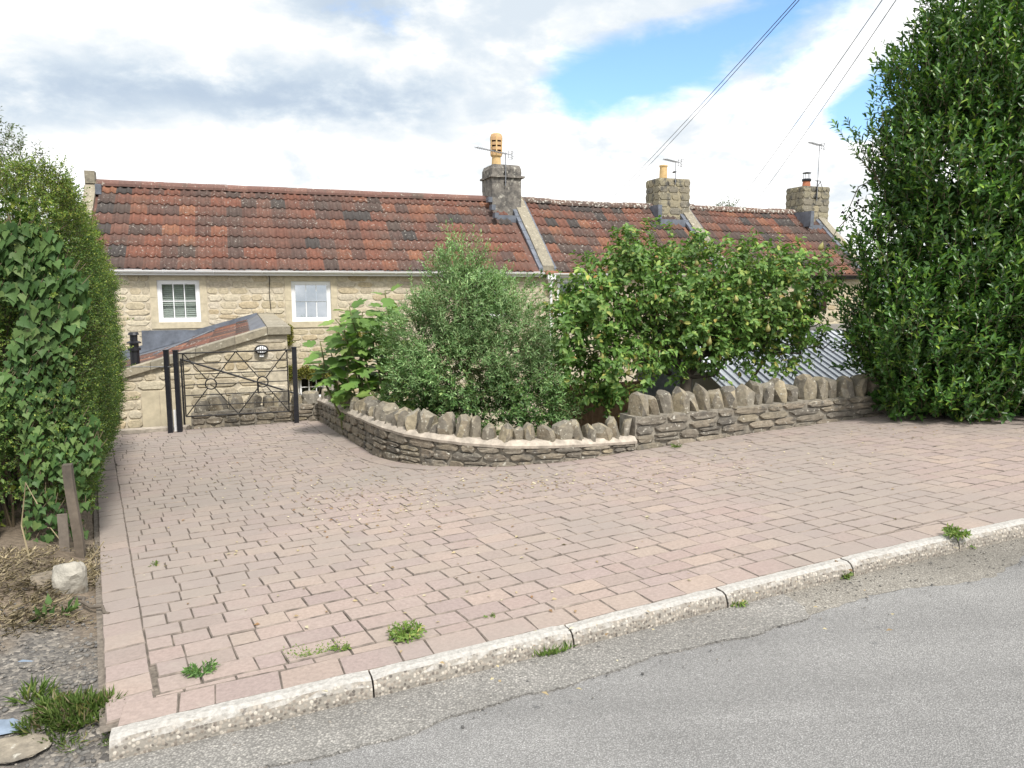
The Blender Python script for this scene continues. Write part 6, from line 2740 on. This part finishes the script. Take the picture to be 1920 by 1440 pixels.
def pebbles():
    r = random.Random(9)
    g = np.random.default_rng(9)
    ico = bmesh.new(); bmesh.ops.create_icosphere(ico, subdivisions=1, radius=1)
    BV = np.array([v.co[:] for v in ico.verts]); BF = np.array([[v.index for v in f.verts] for f in ico.faces]); ico.free()
    def scatter(pts, smin, smax, name, label):
        Vs, Fs = [], []
        for k, p in enumerate(pts):
            s = smin * (smax / smin) ** (r.random() ** 1.8)
            sc3 = np.array([s * r.uniform(.8, 1.4), s * r.uniform(.7, 1.2), s * r.uniform(.45, .8)])
            a = r.uniform(0, 6.28)
            rot = np.array([[math.cos(a), -math.sin(a), 0], [math.sin(a), math.cos(a), 0], [0, 0, 1]])
            V = (BV * (1 + g.normal(size=(len(BV), 1)) * .12) * sc3) @ rot.T + np.array(p) + np.array([0, 0, sc3[2] * .4])
            Vs.append(V); Fs.append(BF + k * len(BV))
        o = inst(name, np_mesh(name, np.concatenate(Vs), np.concatenate(Fs), m_pebble))
        setp(o, label, 'gravel', kind='stuff')
    pts = []
    left = Vector((-BDIR.y, BDIR.x))
    while len(pts) < 3600:
        al, w = r.uniform(-.5, 1.5), .19 + 2.0 * r.random() ** 1.3
        if r.random() < max(0, (al - .3) / 1.4): continue
        p = BORD0 + BDIR * al + left * w
        pts.append((p.x, p.y, zverge(p.x, p.y)))
    scatter(pts, .0035, .013, 'verge_gravel', 'grey gravel scattered over the verge')
    pts = []
    while len(pts) < 1500:
        s, w = r.uniform(.0, 8.5) ** 1.0, abs(r.gauss(0, .16)) + .01
        p, t = kerb_path.pt(s), kerb_path.tan(s)
        q = Vector((p.x + t.y * w, p.y - t.x * w))
        pts.append((q.x, q.y, zdrive(q.x, q.y) + ROAD_DZ + .01))
    for k in range(500):
        q = Vector((-1.75 + r.gauss(0, .3), 2.2 + r.gauss(0, .12)))
        pts.append((q.x, q.y, max(zverge(q.x, q.y), zdrive(q.x, q.y) + ROAD_DZ)))
    scatter(pts, .002, .007, 'channel_grit', 'loose grit lying along the kerb')


pebbles()


def blades(n, g, spread, h, w, lean=.6):
    P = np.zeros((n, 3))
    rr = spread * np.sqrt(g.uniform(0, 1, n)); a = g.uniform(0, 6.28, n)
    P[:, 0] = rr * np.cos(a); P[:, 1] = rr * np.sin(a)
    D = np.stack([np.cos(a) * lean * rr / spread + g.normal(size=n) * .55, np.sin(a) * lean * rr / spread + g.normal(size=n) * .55, np.ones(n)], 1)
    N = np.stack([g.normal(size=n), g.normal(size=n), np.zeros(n)], 1) + .01
    return leaves(P, D, nrm(N), g.uniform(.5, 1.1, n) * h, np.full(n, w), 'kite', .1, .35)


def weed(name, label, loc, n, spread, h, w, mat=None, kind='grass', seed=1, sy=1.0, rz=0.0, cat='weed'):
    g = np.random.default_rng(seed)
    if kind == 'grass':
        V, F = blades(n, g, spread, h, w)
    else:
        B = np.zeros((n, 3)); a = g.uniform(0, 6.28, n); rr = spread * .35 * g.uniform(0, 1, n)
        B[:, 0] = rr * np.cos(a); B[:, 1] = rr * np.sin(a); B[:, 2] = .004
        A = np.stack([np.cos(a), np.sin(a), g.uniform(.15, .8, n)], 1)
        V, F = shoots(B, A, np.full(n, spread * .8), 6, h, w, .9, .3, 'kite', .6, 0, g)
    V = V * np.array([1, sy, 1])
    me = np_mesh(name, V, F, mat or lf_weed, False)
    root = inst(name, me, None, loc, (0, 0, rz))
    setp(root, label, cat, 'weeds growing along the kerb and joints')
    return root


KA = R(23)
def dp_(u, v, dz=-.006): 
    p = onp(u, v); return Vector((p.x, p.y, zdrive(p.x, p.y) + dz))
def rp_(u, v):
    p = onp(u, v, ROAD_DZ + .012); return Vector((p.x, p.y, p.z))
weed('weed_tuft', 'bright green weed tuft in the joint behind the kerb course', dp_(763, 1192), 60, .075, .032, .011, kind='leafy', seed=3)
weed('weed_tuft', 'small bright weed in the kerb joint next to the larger tuft', dp_(640, 1218), 16, .035, .022, .009, kind='leafy', seed=4, rz=KA, sy=.5)
weed('weed_tuft', 'thin line of moss and weed in the kerb course joint', dp_(590, 1228), 46, .13, .012, .007, kind='leafy', seed=5, rz=KA, sy=.10)
weed('weed_tuft', 'dark spreading weed on the paving near the kerb end', dp_(378, 1262), 36, .06, .032, .010, kind='leafy', seed=6, mat=lf_olive2, rz=KA, sy=.7)
weed('weed_tuft', 'grass and weeds growing at a kerb joint on the road side', rp_(1030, 1222), 240, .10, .055, .006, seed=7, rz=KA, sy=.4)
weed('weed_tuft', 'small weed below the kerb beside the rounded lip of old surfacing', rp_(1383, 1134), 22, .04, .026, .010, kind='leafy', seed=8)
weed('weed_tuft', 'leafy weed rosette on the sandy road edge', rp_(1577, 1080), 20, .04, .034, .013, kind='leafy', seed=9)
weed('weed_tuft', 'green weeds spilling over a far kerb joint', dp_(1792, 1008, .012), 40, .06, .035, .013, kind='leafy', seed=10)
weed('weed_tuft', 'weed at the foot of the far kerb joint', rp_(1800, 1024), 26, .06, .03, .012, kind='leafy', seed=16)
weed('weed_tuft', 'tiny weed on the paving beyond the bright tuft', dp_(918, 1158), 8, .026, .016, .006, kind='leafy', seed=11)
weed('weed_tuft', 'tiny weed on the grey paving near the hedge', dp_(288, 1060), 9, .03, .020, .008, kind='leafy', seed=12)
weed('weed_tuft', 'small weed on the asphalt side of the second kerb stone', rp_(912, 1243), 8, .02, .014, .006, kind='leafy', seed=13)
weed('weed_tuft', 'weed at the foot of the higher wall', dp_(1268, 838), 14, .05, .03, .012, kind='leafy', seed=14)
def grass_clump():
    """one ragged clump: overlapping tufts of unequal height, some blades dry"""
    g = np.random.default_rng(20)
    r = random.Random(20)
    p0 = on_verge(120, 1345)
    root = empty('grass_clump', p0)
    setp(root, 'lush green grass clump on the verge at the kerb end', 'grass')
    VG, VD = [], []
    for k in range(34):
        u, v = r.gauss(122, 42), r.gauss(1345, 24)
        p = on_verge(u, v)
        h = r.uniform(.03, .075)
        V, F = blades(r.randint(45, 90), g, r.uniform(.03, .06), h, .0032, 1.3)
        VG.append((V + np.array(p), F))
        if k % 2 == 0:
            V, F = blades(14, g, .05, h * 1.1, .0022, 1.6)
            VD.append((V + np.array(p), F))
    setp(foliage('blades', root, VG, lf_weed, False), kind='stuff')
    setp(foliage('dry_blades', root, VD, m_straw, False), kind='stuff')


grass_clump()
p = on_verge(100, 1160)
weed('dock_plant', 'broad-leaved dock lying flat beside the stick', Vector((p.x, p.y, p.z)), 5, .09, .075, .035, kind='leafy', seed=22, mat=lf_ivy)


def dry_grass():
    g = np.random.default_rng(31)
    Vs, Fs, k = [], [], 0
    r = random.Random(31)
    for q in range(110):
        u, v = r.gauss(45, 50), r.uniform(1035, 1175)
        if q % 4 == 0: u, v = r.gauss(180, 10), r.uniform(1030, 1100)
        p = on_verge(u, v)
        V, F = blades(34, g, .08, .065, .0020, 1.6)
        V = V * np.array([1.2, 1.2, .42]) + np.array(p)
        Vs.append(V); Fs.append(F + k); k += len(V)
    setp(inst('dry_grass', np_mesh('dry_grass', np.concatenate(Vs), np.concatenate(Fs), m_straw)), 'dry straw coloured grass on the bank under the hedge', 'grass', kind='stuff')


dry_grass()


def litter():
    """fallen leaves and petals strewn over the paving, too many and small to count"""
    g = np.random.default_rng(44)
    r = random.Random(44)
    P = []
    def put(u, v, n, su, sv):
        for _ in range(n):
            q = onp(r.gauss(u, su), min(1300, r.gauss(v, sv)))
            d, s = wall_path.nearest(Vector((q.x, q.y)))
            wp, wt = wall_path.pt(s), wall_path.tan(s)
            if (Vector((q.x, q.y)) - wp).dot(Vector((wt.y, -wt.x))) < .04 and q.x > -2.7: continue
            P.append((q.x, q.y, zdrive(q.x, q.y) + .006))
    put(1000, 905, 300, 140, 14); put(700, 940, 260, 90, 30); put(500, 890, 160, 120, 50); put(1300, 870, 140, 100, 18); put(900, 1080, 120, 350, 90); put(1500, 860, 30, 150, 30); put(1700, 812, 60, 90, 10)
    P = np.array(P); n = len(P)
    a = g.uniform(0, 6.28, n)
    D = np.stack([np.cos(a), np.sin(a), np.zeros(n)], 1)
    N = np.stack([g.normal(size=n) * .2, g.normal(size=n) * .2, np.ones(n)], 1)
    L = g.uniform(.012, .034, n)
    V, F = leaves(P, D, nrm(N), L, L * .6, 'kite', .15, .1)
    setp(inst('fallen_leaves', np_mesh('fallen_leaves', V, F, lf_dead)), 'small fallen leaves and petals strewn over the paving', 'leaves', kind='stuff')


litter()
